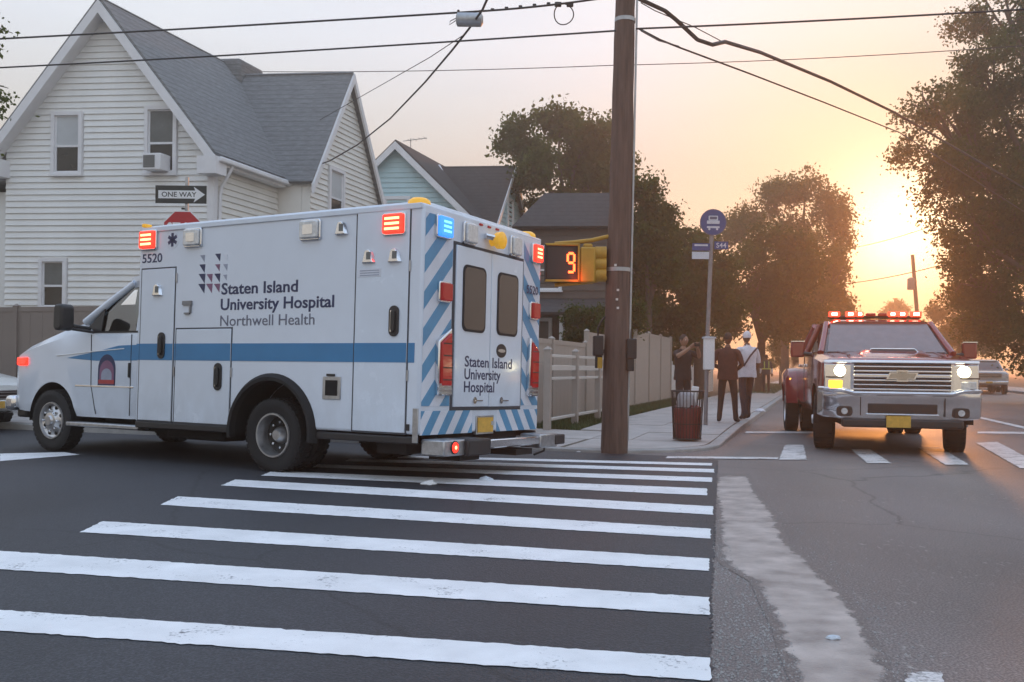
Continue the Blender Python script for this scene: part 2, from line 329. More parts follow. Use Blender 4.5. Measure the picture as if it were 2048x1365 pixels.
def text(s, name, m, parent, origin, xdir, ydir, width, height, bold=0.0, align=0, depth=.003, shear=0):
    cu = bpy.data.curves.new(name, 'FONT'); cu.body = s; cu.size = 1; cu.offset = bold; cu.extrude = .5; cu.resolution_u = 3; cu.shear = shear
    t = bpy.data.objects.new(name, cu); COL.objects.link(t); bpy.context.view_layer.update()
    me = bpy.data.meshes.new_from_object(t.evaluated_get(bpy.context.evaluated_depsgraph_get())); bpy.data.objects.remove(t)
    xs = [v.co.x for v in me.vertices]; x0, x1 = min(xs), max(xs); kx = width/(x1-x0); cap = .70; ky = height/cap
    X, Y = Vector(xdir), Vector(ydir); Z = X.cross(Y)
    M = Matrix((( X.x*kx, Y.x*ky, Z.x*depth, origin[0]), (X.y*kx, Y.y*ky, Z.y*depth, origin[1]), (X.z*kx, Y.z*ky, Z.z*depth, origin[2]), (0, 0, 0, 1)))
    sh = -x0 if align == 0 else -(x0+x1)/2
    me.transform(M @ Matrix.Translation((sh, 0, 0)))
    me.materials.clear(); words = s.split()
    if len(words) < 2: return obj(name, me, m, parent)
    bm = bmesh.new(); bm.from_mesh(me); Mi = M.inverted(); seen = {}; isl = []
    for v in bm.verts:
        if v in seen: continue
        st_ = [v]; seen[v] = len(isl); g_ = []
        while st_:
            u = st_.pop(); g_.append(u)
            for e in u.link_edges:
                q = e.other_vert(u)
                if q not in seen: seen[q] = len(isl); st_.append(q)
        xs = [(Mi @ u.co).x for u in g_]; isl.append((min(xs), max(xs), g_))
    isl.sort(key=lambda t_: t_[0]); gaps = []; hi = isl[0][1]
    for i_ in range(1, len(isl)): gaps.append((isl[i_][0]-hi, i_)); hi = max(hi, isl[i_][1])
    cuts = sorted(i_ for _, i_ in sorted(gaps)[-(len(words)-1):]); lab = {}
    for i_, t_ in enumerate(isl):
        for u in t_[2]: lab[u] = sum(i_ >= c_ for c_ in cuts)
    outs = []
    for w_ in range(len(words)):
        b2_ = bm.copy(); b2_.verts.ensure_lookup_table(); bm.verts.ensure_lookup_table()
        bmesh.ops.delete(b2_, geom=[b2_.verts[i_] for i_ in range(len(bm.verts)) if lab[bm.verts[i_]] != w_], context='VERTS')
        m2_ = bpy.data.meshes.new(name); b2_.to_mesh(m2_); b2_.free(); outs.append(obj(name, m2_, m, parent))
    bm.free(); return outs
def rrect(w_, h_, r, n=5):
    P = []
    for cx, cy, a0 in ((w_/2-r, h_/2-r, 0), (-w_/2+r, h_/2-r, 90), (-w_/2+r, -h_/2+r, 180), (w_/2-r, -h_/2+r, 270)):
        for i in range(n+1): a = R(a0+90*i/n); P.append((cx+r*math.cos(a), cy+r*math.sin(a)))
    return P
def clip_poly(poly, x0, x1, y0, y1):
    def cl(P, ax, v, sg):
        o = []
        for i in range(len(P)):
            a, b = P[i], P[(i+1) % len(P)]; da, db = sg*(a[ax]-v), sg*(b[ax]-v)
            if da >= 0: o.append(a)
            if da*db < 0:
                t = da/(da-db); o.append((a[0]+(b[0]-a[0])*t, a[1]+(b[1]-a[1])*t))
        return o
    for ax, v, sg in ((0, x0, 1), (0, x1, -1), (1, y0, 1), (1, y1, -1)):
        if len(poly) < 3: return []
        poly = cl(poly, ax, v, sg)
    return poly if len(poly) > 2 else []

# ================================================================== the setting: roads, kerbs, pavements
def sheet(name, pts, m, parent=None, sub=0):
    return MB().add(pts, [list(range(len(pts)))]).build(name, m, parent, fix=False)
road = struct(sheet('road', [(-400, -60, 0), (400, -60, 0), (400, 900, 0), (-400, 900, 0)], 'old_asphalt'))
def jag(pts, step=.12, amp=.02):
    o = []
    for a, b in zip(pts[:-1], pts[1:]):
        a, b = Vector(a), Vector(b); n = max(1, int((b-a).length/step)); d = (b-a).normalized(); p = Vector((-d.y, d.x, 0))
        for i in range(n): o.append(a.lerp(b, i/n)+p*random.gauss(0, amp))
    o.append(Vector(pts[-1])); return o
# fresh dark asphalt of the cross street; its edge runs down beside the crosswalk
edge = jag([G(1436, 921, .004), G(1432, 1010, .004), G(1424, 1200, .004), G(1420, 1365, .004), Vector((.35, 1.5, .004)), Vector((-.3, -2, .004))], .025, .006)
far = [S(.4, -.02, .004), S(60, -.02, .004)]
pav = struct(sheet('fresh_asphalt', [Vector((p.x, p.y, .004)) for p in edge]+[Vector((-60, -14, .004)), Vector((-70, 28, .004))]+far[::-1], 'new_asphalt'))
# pale trench repair snaking down the older asphalt
Lp = [(1442, 948), (1438, 990), (1450, 1030), (1455, 1095), (1466, 1128), (1525, 1165), (1552, 1215), (1575, 1262), (1590, 1310), (1612, 1365), (1650, 1480), (1700, 1700)]
Rp = [(1490, 948), (1502, 985), (1538, 1030), (1556, 1085), (1600, 1125), (1640, 1165), (1685, 1210), (1712, 1262), (1742, 1310), (1758, 1365), (1810, 1480), (1900, 1700)]
def strip():
    m = bpy.data.materials.new('trench_fill'); m.use_nodes = True; MATS['trench_fill'] = m; n = m.node_tree.nodes; l = m.node_tree.links; bs_ = n['Principled BSDF']; bs_.inputs['Roughness'].default_value = .5
    at_ = n.new('ShaderNodeAttribute'); at_.attribute_name = 'wear'; t = n.new('ShaderNodeTexCoord')
    def noise(sc, d=6):
        z = n.new('ShaderNodeTexNoise'); z.inputs['Scale'].default_value = sc; z.inputs['Detail'].default_value = d; l.new(t.outputs['Object'], z.inputs[0]); return z.outputs[0]
    ad = n.new('ShaderNodeMath'); ad.operation = 'ADD'; l.new(noise(9, 8), ad.inputs[0]); l.new(at_.outputs['Fac'], ad.inputs[1])
    a2 = n.new('ShaderNodeMath'); a2.operation = 'MULTIPLY_ADD'; a2.inputs[1].default_value = .35; l.new(noise(90, 3), a2.inputs[0]); l.new(ad.outputs[0], a2.inputs[2])
    mr = n.new('ShaderNodeMapRange'); mr.inputs[1].default_value = 1.02; mr.inputs[2].default_value = 1.16; l.new(a2.outputs[0], mr.inputs[0])
    cr = n.new('ShaderNodeValToRGB'); e = cr.color_ramp.elements; e[0].position = .3; e[1].position = .7; e[0].color = (.25, .212, .195, 1); e[1].color = (.52, .45, .415, 1); l.new(noise(5, 12), cr.inputs[0])
    c2 = n.new('ShaderNodeValToRGB'); e = c2.color_ramp.elements; e[0].position = .35; e[1].position = .7; e[0].color = (.085, .072, .070, 1); e[1].color = (.20, .17, .163, 1); l.new(noise(95, 3), c2.inputs[0])
    mx = n.new('ShaderNodeMix'); mx.data_type = 'RGBA'; l.new(mr.outputs[0], mx.inputs[0]); l.new(c2.outputs[0], mx.inputs[6]); l.new(cr.outputs[0], mx.inputs[7]); l.new(mx.outputs[2], bs_.inputs['Base Color'])
    bp = n.new('ShaderNodeBump'); bp.inputs['Strength'].default_value = .6; bp.inputs['Distance'].default_value = .012; l.new(noise(80, 4), bp.inputs['Height']); l.new(bp.outputs[0], bs_.inputs['Normal'])
    def res(P, k=60):
        P = [G(*p) for p in P]; d = [0]
        for i in range(1, len(P)): d.append(d[-1]+(P[i]-P[i-1]).length)
        return [Vector((np.interp(d[-1]*i/k, d, [p.x for p in P]), np.interp(d[-1]*i/k, d, [p.y for p in P]), .003)) for i in range(k+1)]
    A_, B_ = res(Lp), res(Rp); vs = []; wr = []; fs = []; ws = (0, .35, .62, .8, .9, .8, .62, .35, 0); ts = (-.22, -.08, .04, .2, .5, .8, .96, 1.08, 1.22)
    for i, (a, b) in enumerate(zip(A_, B_)):
        for t_, w_ in zip(ts, ws): vs.append(a.lerp(b, t_)); wr.append(w_*min(1, i/4))
    for i in range(len(A_)-1):
        for j in range(8): k = i*9+j; fs.append((k, k+1, k+10, k+9))
    me = bpy.data.meshes.new('trench_patch'); me.from_pydata([tuple(p) for p in vs], [], fs); at = me.attributes.new('wear', 'FLOAT', 'POINT'); at.data.foreach_set('value', wr)
    struct(obj('trench_patch', me, 'trench_fill', road))
strip()
# crosswalk stripes: right end and left end rows of each, paint 4 mm above the asphalt
stripes = [((1420, 1320), (1421, 1366), (-260, 1206), (-260, 1247)), ((1419, 1198), (1418, 1234), (-240, 1089), (-330, 1120)), ((1418, 1120), (1419, 1145), (205, 1045), (160, 1067)), ((1421, 1060), (1421, 1080), (356, 995), (320, 1012)),
           ((1426, 1015), (1426, 1032), (470, 961), (442, 973)), ((1414, 979), (1414, 993), (545, 944), (522, 953)), ((1424, 957), (1424, 966), (600, 929), (585, 935)), ((1428, 940), (1428, 947), (700, 919), (690, 924)), ((1424, 928), (1424, 933), (800, 913), (795, 917))]
def painted(name, q, m='road_paint', amp=.006, z=.008):
    q = [Vector((*G(*p)[:2], z)) for p in q]
    a = jag([q[0], q[1], q[2], q[3], q[0]], .03, amp*.6)[:-1]
    return struct(sheet(name, [Vector((p.x, p.y, z)) for p in a], m, road))
for a, b, c, d in stripes: painted('crosswalk_stripe', (a, c, d, b))
for q in (((1570, 891), (1607, 891), (1613, 921), (1558, 921)), ((1702, 900), (1740, 900), (1782, 928), (1735, 928)), ((1836, 896), (1880, 896), (1938, 931), (1890, 931)), ((1952, 887), (1994, 885), (2096, 938), (2040, 938))):
    painted('crosswalk_bar', q, 'worn_paint', .012)
painted('stop_line', ((1492, 864), (1650, 864.5), (1650, 868), (1490, 867.5)), 'worn_paint', .008)
painted('stop_line', ((1955, 864), (2120, 866), (2125, 870), (1955, 868)), 'worn_paint', .008)
painted('edge_line', ((1335, 914), (1556, 916), (1556, 920), (1332, 918)), 'worn_paint', .008)
painted('lane_line', ((1958, 834), (2060, 857), (2050, 859), (1952, 836)), 'worn_paint', .008)
painted('stripe_fragment', ((0, 909), (128, 906), (160, 911), (0, 924)), 'road_paint', .006)
painted('paint_scrap', ((1812, 1350), (1880, 1348), (1890, 1372), (1815, 1372)), 'worn_paint', .01)

# block at the corner: kerb, pavement slabs, verge, garden soil
KZ = .10
Rk = 1.7
def corner_path(off, n=10, amax=70, bmax=220):   # kerb line, off metres inside the block
    ang = eA.angle(eB); t = Rk/math.tan(ang/2)
    ctr = None; P = [S(amax, off/math.sin(ang))]
    a0 = S(t, 0); b0 = S(0, t); nA = Vector((eA.y, -eA.x, 0)); nA = nA if nA.dot(eB) > 0 else -nA
    c = a0+nA*Rk; va, vb = (a0-c), (b0-c); th = va.angle(vb)
    axis = va.cross(vb); axis.normalize()
    for i in range(n+1): P.append(c+(Matrix.Rotation(th*i/n, 3, axis) @ va)*((Rk-off)/Rk))
    P.append(S(off/math.sin(ang), bmax)); return P
def zz(P, z): return [Vector((p.x, p.y, z)) for p in P]
k0, k1 = corner_path(0), corner_path(.16)
kb = MB()
def dip(P, z): # kerb drops towards the crossing at the corner
    o = []
    for p in P:
        d = (p-O).length; o.append(Vector((p.x, p.y, z*min(1, .45+.55*max(0, (d-2.6)/3)))))
    return o
def dense(P, step=.8, far=30):
    o = []
    for a, b in zip(P[:-1], P[1:]):
        n = max(1, min(60, int((b-a).length/step)))
        for i in range(n): o.append(a.lerp(b, i/n))
    return o+[P[-1]]
k0 = dense(k0); k1 = [None]*len(k0)
ctr_in = S(4, 4)
for i, p in enumerate(k0):
    t = (k0[min(i+1, len(k0)-1)]-k0[max(0, i-1)]).normalized(); n = Vector((-t.y, t.x, 0)); n = n if n.dot(ctr_in-p) > 0 else -n; k1[i] = p+n*.16
lo = zz(k0, -.02); t0 = dip(k0, KZ); t1 = dip(k1, KZ); lo1 = zz(k1, -.02)
kb.loft([[lo[i], t0[i], t1[i], lo1[i]] for i in range(len(k0))])
kerb = struct(kb.build('kerb', 'kerb_stone', None, bevel=.015))
base = struct(sheet('block_ground', [Vector((p.x, p.y, KZ-.055)) for p in k1]+[S(70, 220, KZ-.055)], 'soil'))
# slabs: every paving flag is a piece of its own
pvt = struct(thing('pavement', None, None)); 
SLAB = MB()
def slab(P, z=KZ, parent=pvt):
    P = [Vector(p) for p in P]; c = sum(P, Vector())/len(P); tz = random.gauss(0, .002)
    Q = []
    for p in P:
        q = c+(p-c)*(1-.012/max(.2, (p-c).length)); d = (q-O).length
        q.z = z*min(1, .45+.55*max(0, (d-2.6)/3))+tz+.001; Q.append(q)
    return MB().prism([Vector((q.x, q.y, q.z-.05)) for q in Q], (0, 0, .05)).build('slab', 'concrete', parent)
for i in range(14):      # along the cross street
    a = 1.9+i*1.5
    for j in range(2): slab([S(a, .17+j*1.5), S(a+1.5, .17+j*1.5), S(a+1.5, .17+j*1.5+1.5), S(a, .17+j*1.5+1.5)])
for i in range(32):      # along the street that leads away
    b = 1.9+i*1.5
    for j in range(2):
        if i == 0 and j > 0: continue
        slab([S(.17+j*1.15, b), S(.17+j*1.15+1.15, b), S(.17+j*1.15+1.15, b+1.5), S(.17+j*1.15, b+1.5)])
slab([S(1.32, 1.9), S(1.9, 1.9), S(1.9, 3.4), S(1.32, 3.4)])
cp = [p for p in corner_path(.17, 10)][1:-1]
slab([S(1.9, .17)]+cp+[S(.17, 1.9), S(1.9, 1.9)])
far_walk = struct(sheet('far_pavement', [S(.17, 50, KZ), S(2.47, 50, KZ), S(2.47, 200, KZ), S(.17, 200, KZ)], 'concrete'))
# right-hand side of the street that leads away
BW = 11.6
rk = struct(MB().hexa([S(-BW, -2, -.02), S(-BW-.16, -2, -.02), S(-BW-.16, 220, -.02), S(-BW, 220, -.02), S(-BW, -2, .13), S(-BW-.16, -2, .13), S(-BW-.16, 220, .13), S(-BW, 220, .13)]).build('kerb', 'kerb_stone', None, bevel=.015))
struct(sheet('pavement_right', [S(-BW-.16, -2, .125), S(-BW-3, -2, .125), S(-BW-3, 220, .125), S(-BW-.16, 220, .125)], 'concrete'))
struct(sheet('lot_ground', [S(-BW-3, -2, .12), S(-90, -2, .12), S(-90, 260, .12), S(-BW-3, 260, .12)], 'soil'))

def grass(name, quads, n, h=.09, seed=1):
    r = np.random.default_rng(seed); vs = []; fs = []
    for q in quads:
        q = [np.array(p) for p in q]
        for _ in range(n):
            u, v = r.random(2); p = q[0]*(1-u)*(1-v)+q[1]*u*(1-v)+q[2]*u*v+q[3]*(1-u)*v
            a = r.random()*6.28; hh = h*(.4+r.random()); wd = .012; dx, dy = math.cos(a)*wd, math.sin(a)*wd; lx, ly = r.normal(0, hh*.35, 2)
            k = len(vs); vs += [(p[0]-dx, p[1]-dy, p[2]), (p[0]+dx, p[1]+dy, p[2]), (p[0]+lx, p[1]+ly, p[2]+hh)]; fs.append((k, k+1, k+2))
    return tag(obj(name, (lambda m: (m.from_pydata(vs, [], fs), m)[1])(bpy.data.meshes.new(name)), 'grass_blade'), 'low uneven grass growing along the foot of the tan fence', 'grass', None, 'stuff')
VZ = KZ-.05
FA = 3.55                 # the tan fence stands this far in from the kerb
grass('verge_grass', [(S(2.5, 3.3, VZ), S(FA+.1, 3.3, VZ), S(FA+.1, 12, VZ), S(2.5, 12, VZ)), (S(2.5, 12, VZ), S(FA+.1, 12, VZ), S(FA+.1, 24, VZ), S(2.5, 24, VZ))], 9000, .075, 3)
g2_ = grass('verge_grass', [(S(0.5, 30, KZ), S(2.4, 30, KZ), S(2.4, 60, KZ), S(.5, 60, KZ))], 5000, .10, 4)
g2_['label'] = 'patch of grass beside the kerb past the people'

# ================================================================== fences
def board_fence(name, label, P0, P1, hgt, zb, m='vinyl_tan', pm='vinyl_tan', bay=2.4, bw=.28, post_up=.02, t=.022, group=None):
    d = (P1-P0); L = d.length; d.normalize(); n = Vector((-d.y, d.x, 0)); ang = math.atan2(d.y, d.x)
    f = thing(name, label, 'fence', Matrix.Translation((P0.x, P0.y, 0)) @ Matrix.Rotation(ang, 4, 'Z'), group)
    nb = max(1, round(L/bay)); bay = L/nb
    pme = MB().box((0, 0, (zb+hgt+post_up)/2), (.10, .10, hgt+post_up-zb)).add([(-.062, -.062, hgt+post_up), (.062, -.062, hgt+post_up), (.062, .062, hgt+post_up), (-.062, .062, hgt+post_up), (0, 0, hgt+post_up+.05)], [(0, 3, 2, 1), (0, 1, 4), (1, 2, 4), (2, 3, 4), (3, 0, 4)]).mesh('post')
    pme.materials.append(MATS[pm])
    rme = MB().box((0, 0, 0), (bay-.11, .045, .09)).mesh('rail'); rme.materials.append(MATS[m])
    k = max(1, round((bay-.1)/bw)); w_ = (bay-.1)/k
    bme = MB().box((0, 0, (hgt+zb)/2), (w_-(.004 if bw > .2 else .035), t, hgt-zb-.16)).mesh('board'); bme.materials.append(MATS[m])
    def put(nm, me, x, z=0):
        o = bpy.data.objects.new(nm, me); COL.objects.link(o); o.parent = f; o.location = (x, 0, z); return o
    for i in range(nb+1): put('post', pme, i*bay)
    for i in range(nb):
        for z in (hgt-.045, zb+.05): put('rail', rme, (i+.5)*bay, z)
        for j in range(k): put('board', bme, i*bay+.05+w_*(j+.5))
    return f
board_fence('board_fence', 'low tan vinyl fence section behind the open rail fence', S(FA, 2.7), S(FA, 8.2), 1.64, .06)
board_fence('board_fence', 'middle tan vinyl fence section behind the utility pole and grass', S(FA, 8.3), S(FA, 14.0), 1.90, .06)
board_fence('board_fence', 'tallest tan vinyl fence section ending at the white picket fence', S(FA, 14.1), S(FA, 20.6), 2.16, .06)
board_fence('board_fence', 'tan vinyl board fence along the cross street in front of the white house', S(FA+.15, 2.6), S(FA+17.5, 2.6), 2.16, .06, 'vinyl_taupe', 'vinyl_taupe')
def rail_fence():
    P0, P1 = S(FA-.62, 3.0), S(FA-.62, 8.6); d = (P1-P0); L = d.length; ang = math.atan2(d.y, d.x)
    f = thing('rail_fence', 'open post and rail fence with pale rails standing in the grass before the board fence', 'fence', Matrix.Translation((P0.x, P0.y, 0)) @ Matrix.Rotation(ang, 4, 'Z'))
    n = 3
    for i in range(n+1):
        x = i*L/n; MB().box((x, 0, .72), (.11, .11, 1.36)).add([(x-.07, -.07, 1.4), (x+.07, -.07, 1.4), (x+.07, .07, 1.4), (x-.07, .07, 1.4), (x, 0, 1.46)], [(0, 3, 2, 1), (0, 1, 4), (1, 2, 4), (2, 3, 4), (3, 0, 4)]).build('post', 'vinyl_tan', f)
        if i < n:
            for z in (1.30, 1.10, .92, .24): MB().box((x+L/n/2, 0, z), (L/n-.11, .04, .05 if z != 1.1 else .09)).build('rail', 'vinyl_light', f, bevel=.008)
rail_fence()
pf = board_fence('picket_fence', 'white picket fence continuing past the end of the tan fence', S(FA, 20.8), S(FA, 34), 1.25, .08, 'vinyl_white', 'vinyl_white', 2.2, .125, .1)
for o in pf.children:
    if o.name.startswith('board'): o.name = 'picket'

# ================================================================== houses
def poly_clip_halfplane(P, f):
    o = []
    for i in range(len(P)):
        a, b = P[i], P[(i+1) % len(P)]; da, db = f(a), f(b)
        if da >= 0: o.append(a)
        if da*db < 0: t = da/(da-db); o.append((a[0]+(b[0]-a[0])*t, a[1]+(b[1]-a[1])*t))
    return o
class House:
    """plan coordinates a (to the right along the front), b (away along the side), z up"""
    def __init__(s, name, label, C, u, wv, siding, trim='trim_white'):
        s.C, s.u, s.w = Vector(C), Vector(u).normalized(), Vector(wv).normalized(); s.siding = siding; s.trim = trim
        s.t = thing(name, label, 'house', Vector((C[0], C[1], 0)))
    def P(s, a, b, z): return s.u*a+s.w*b+Vector((0, 0, z))
    def solid(s, nm, m, pts, parent=None, bevel=0): return MB().hexa([s.P(*p) for p in pts]).build(nm, m, parent or s.t, bevel)
    def blk(s, nm, m, a0, a1, b0, b1, z0, z1, parent=None, bevel=0):
        return s.solid(nm, m, [(a0, b0, z0), (a1, b0, z0), (a1, b1, z0), (a0, b1, z0), (a0, b0, z1), (a1, b0, z1), (a1, b1, z1), (a0, b1, z1)], parent, bevel)
    def wall(s, nm, m, poly, b0, b1, face='a'):        # core wall: polygon in (along, z), pushed through thickness
        f = (lambda p, q: s.P(p[0], q, p[1])) if face == 'a' else (lambda p, q: s.P(q, p[0], p[1]))
        A = [f(p, b0) for p in poly]; B = [f(p, b1) for p in poly]; n = len(poly)
        return MB().add(A+B, [list(range(n)), list(range(n, 2*n))[::-1]]+[(i, (i+1) % n, n+(i+1) % n, n+i) for i in range(n)]).build(nm, m, s.t)
    def clap(s, parent, region, holes, pos, face, exp=.145, m=None, out=-1, zmax=None):
        """clapboards: each board its own piece, tilted so its lower edge stands proud; region polygon (along,z); holes = rects"""
        zs = [p[1] for p in region]; z = min(zs); k = 0
        while z < max(zs)-.02:
            band = clip_poly(region, -1e3, 1e3, z, min(z+exp, max(zs)))
            if len(band) > 2:
                xs = [p[0] for p in band]; zl = min(p[1] for p in band)
                lo = [p[0] for p in band if abs(p[1]-z) < 1e-6] or xs; hi = [p[0] for p in band if abs(p[1]-min(z+exp, max(zs))) < 1e-6] or lo
                spans = [(min(lo), max(lo), min(hi), max(hi))]
                for h0, h1, hz0, hz1 in holes:
                    if z+exp*.5 > hz0 and z+exp*.5 < hz1:
                        ns = []
                        for l0, l1, t0, t1 in spans:
                            if h0 > l0 and h1 < l1: ns += [(l0, h0, t0, h0), (h1, l1, h1, t1)]
                            else: ns.append((l0, l1, t0, t1))
                        spans = ns
                for l0, l1, t0, t1 in spans:
                    if l1-l0 < .05: continue
                    zt = min(z+exp, max(zs)); d0, d1 = out*.038, out*.006
                    f = (lambda a, d, q: s.P(a, pos+d, q)) if face == 'a' else (lambda a, d, q: s.P(pos+d, a, q))
                    j = random.gauss(0, .0012)
                    MB().hexa([f(l0, 0, z), f(l1, 0, z), f(l1, d0, z+j), f(l0, d0, z+j), f(t0, 0, zt), f(t1, 0, zt), f(t1, d1, zt), f(t0, d1, zt)]).build('clapboard', m or s.siding, parent)
            z += exp
    def window(s, along0, along1, z0, z1, pos, face='a', out=-1, upper='window_grey', lower='window_dark', tw=.085):
        f = (lambda a0, a1, q0, q1, d0, d1: ([(a0, pos+out*d0, q0), (a1, pos+out*d0, q0), (a1, pos+out*d1, q0), (a0, pos+out*d1, q0)]+[(a0, pos+out*d0, q1), (a1, pos+out*d0, q1), (a1, pos+out*d1, q1), (a0, pos+out*d1, q1)])) if face == 'a' else \
            (lambda a0, a1, q0, q1, d0, d1: ([(pos+out*d0, a0, q0), (pos+out*d0, a1, q0), (pos+out*d1, a1, q0), (pos+out*d1, a0, q0)]+[(pos+out*d0, a0, q1), (pos+out*d0, a1, q1), (pos+out*d1, a1, q1), (pos+out*d1, a0, q1)]))
        wn_ = s.solid('window', 'trim_white', f(along0, along1, z0-.04, z0, 0, .07)); wn_.name = 'window'
        pc = lambda nm, m, *q: s.solid(nm, m, f(*q), wn_)
        pc('frame', s.trim, along0-tw, along0, z0-.06, z1+tw, 0, .08); pc('frame', s.trim, along1, along1+tw, z0-.06, z1+tw, 0, .08); pc('frame', s.trim, along0, along1, z1, z1+tw, 0, .082)
        pc('sill', s.trim, along0-tw*1.3, along1+tw*1.3, z0-.10, z0-.045, 0, .11)
        zm = (z0+z1)/2-.04*(z1-z0)
        e = .03
        pc('sash', s.trim, along0, along0+e, z0, z1, 0, .035); pc('sash', s.trim, along1-e, along1, z0, z1, 0, .035); pc('sash', s.trim, along0+e, along1-e, zm-.025, zm+.025, 0, .037); pc('sash', s.trim, along0+e, along1-e, z1-e, z1, 0, .034); pc('sash', s.trim, along0+e, along1-e, z0, z0+e, 0, .034)
        pc('pane', upper, along0+e, along1-e, zm+.02, z1-e, 0, .018); pc('pane', lower, along0+e, along1-e, z0+e, zm-.02, 0, .012)
        return wn_
    def roof_slab(s, q, m, th=.09, nm='roof', parent=None):  # q: 4 plan points (a,b,z) of the upper surface
        P = [s.P(*p) for p in q]; n = (P[1]-P[0]).cross(P[3]-P[0]).normalized(); n = n if n.z > 0 else -n
        return MB().hexa([p-n*th for p in P]+P).build(nm, m, parent or s.t)
# ---- the white house on the corner
U1 = (.9945, -.105, 0)
C1 = D(425, 400, 22.0)
h1 = House('white_house', 'white clapboard house with steep grey roof, window air conditioner and side gable', (C1.x, C1.y, 0), U1, eB, 'siding_white')
WA, RZ, SL, EV = -5.1, 9.5, 1.28, 6.23
ridge_a = WA/2
pent = [(WA, 0), (0, 0), (0, EV), (ridge_a, RZ-.02), (WA, EV)]
front = h1.wall('wall', 'siding_white', pent, .0, .2)
def h1a(x, dep=22.2):      # pixel column -> along the front
    p = D(x, 400, dep); return (p.x-C1.x)/.9945
def h1z(y, x, dep=22.2): return D(x, y, dep).z
wins = []
for x0, x1, y0, y1, up, lo_ in ((103, 154, 228, 342, 'window_blind', 'window_dark'), (299, 351, 222, 345, 'window_grey', 'window_dark'), (80, 124, 522, 612, 'window_grey', 'window_dark')):
    r = (h1a(x0), h1a(x1), h1z(y1, x0), h1z(y0, x0)); wins.append(r); h1.window(*r, 0, 'a', -1, up, lo_)
h1.clap(front, [(WA+.02, .4), (-.08, .4), (-.08, EV-.05), (ridge_a, RZ-.12), (WA+.02, EV-.05)], [(a-.1, b+.1, c-.11, d+.09) for a, b, c, d in wins], 0, 'a')
h1.blk('corner_board', 'trim_white', -.085, .06, -.065, .0, .1, EV-.1); h1.blk('corner_board', 'trim_white', .0, .063, .001, .10, .1, EV-.1)
side = h1.wall('wall', 'siding_cream', [(0, 0), (9, 0), (9, EV-.1), (0, EV-.1)], -.2, -.002, 'b')
h1.clap(side, [(.1, 2.2), (2.74, 2.2), (2.74, EV-.35), (.1, EV-.35)], [], 0, 'b', out=1, m='siding_cream')
h1.wall('wall', 'siding_white', [(WA, 0), (0, 0), (0, EV), (ridge_a, RZ-.02), (WA, EV)], 8.8, 9.0); h1.wall('wall', 'siding_white', [(0, 0), (9, 0), (9, EV-.1), (0, EV-.1)], WA, WA+.2, 'b')
OV, FO = .30, .38
h1.roof_slab([(ridge_a, -FO, RZ+.06), (OV, -FO, RZ+.06-SL*(OV-ridge_a)), (OV, 9.2, RZ+.06-SL*(OV-ridge_a)), (ridge_a, 9.2, RZ+.06)], 'shingle_grey')
h1.roof_slab([(ridge_a, -FO, RZ+.06), (WA-OV, -FO, RZ+.06-SL*(OV-ridge_a)), (WA-OV, 9.2, RZ+.06-SL*(OV-ridge_a)), (ridge_a, 9.2, RZ+.06)], 'shingle_grey')
for sg in (1, -1):     # white rake boards under the roof edge, with soffit
    e0 = ridge_a; e1 = OV+.01 if sg == 1 else WA-OV-.01; zt, zb_ = RZ-.04, RZ-.04-SL*(OV-ridge_a)
    h1.solid('rake_board', 'trim_white', [(e0, -FO-.03, zt-.30), (e1, -FO-.03, zb_-.30), (e1, -FO+.03, zb_-.30), (e0, -FO+.03, zt-.30), (e0, -FO-.03, zt), (e1, -FO-.03, zb_), (e1, -FO+.03, zb_), (e0, -FO+.03, zt)])
    h1.solid('soffit', 'trim_white', [(e0, -FO+.032, zt-.16), (e1, -FO+.032, zb_-.16), (e1, .0, zb_-.16), (e0, .0, zt-.16), (e0, -FO+.032, zt-.07), (e1, -FO+.032, zb_-.07), (e1, 0, zb_-.07), (e0, 0, zt-.07)])
ez = RZ-SL*(OV-ridge_a)
h1.blk('eave_return', 'trim_white', -.12, OV+.03, -FO-.04, .0, ez-.42, ez-.02); h1.blk('eave_return', 'trim_white', WA-OV-.03, WA+.12, -FO-.04, 0, ez-.42, ez-.02)
h1.blk('eave_soffit', 'trim_white', .05, OV, .01, 2.6, ez-.20, ez-.12)
h1.blk('gutter', 'trim_white', OV-.01, OV+.11, -.3, 2.75, ez-.14, ez-.015, bevel=.03)
dp = MB().tube([h1.P(OV+.03, .25, ez-.12), h1.P(OV-.02, .2, ez-.3), h1.P(.12, .16, ez-.62), h1.P(.09, .15, ez-.85), h1.P(.09, .15, .1)], .042, 8).build('downspout', 'trim_white', h1.t, smooth=60)
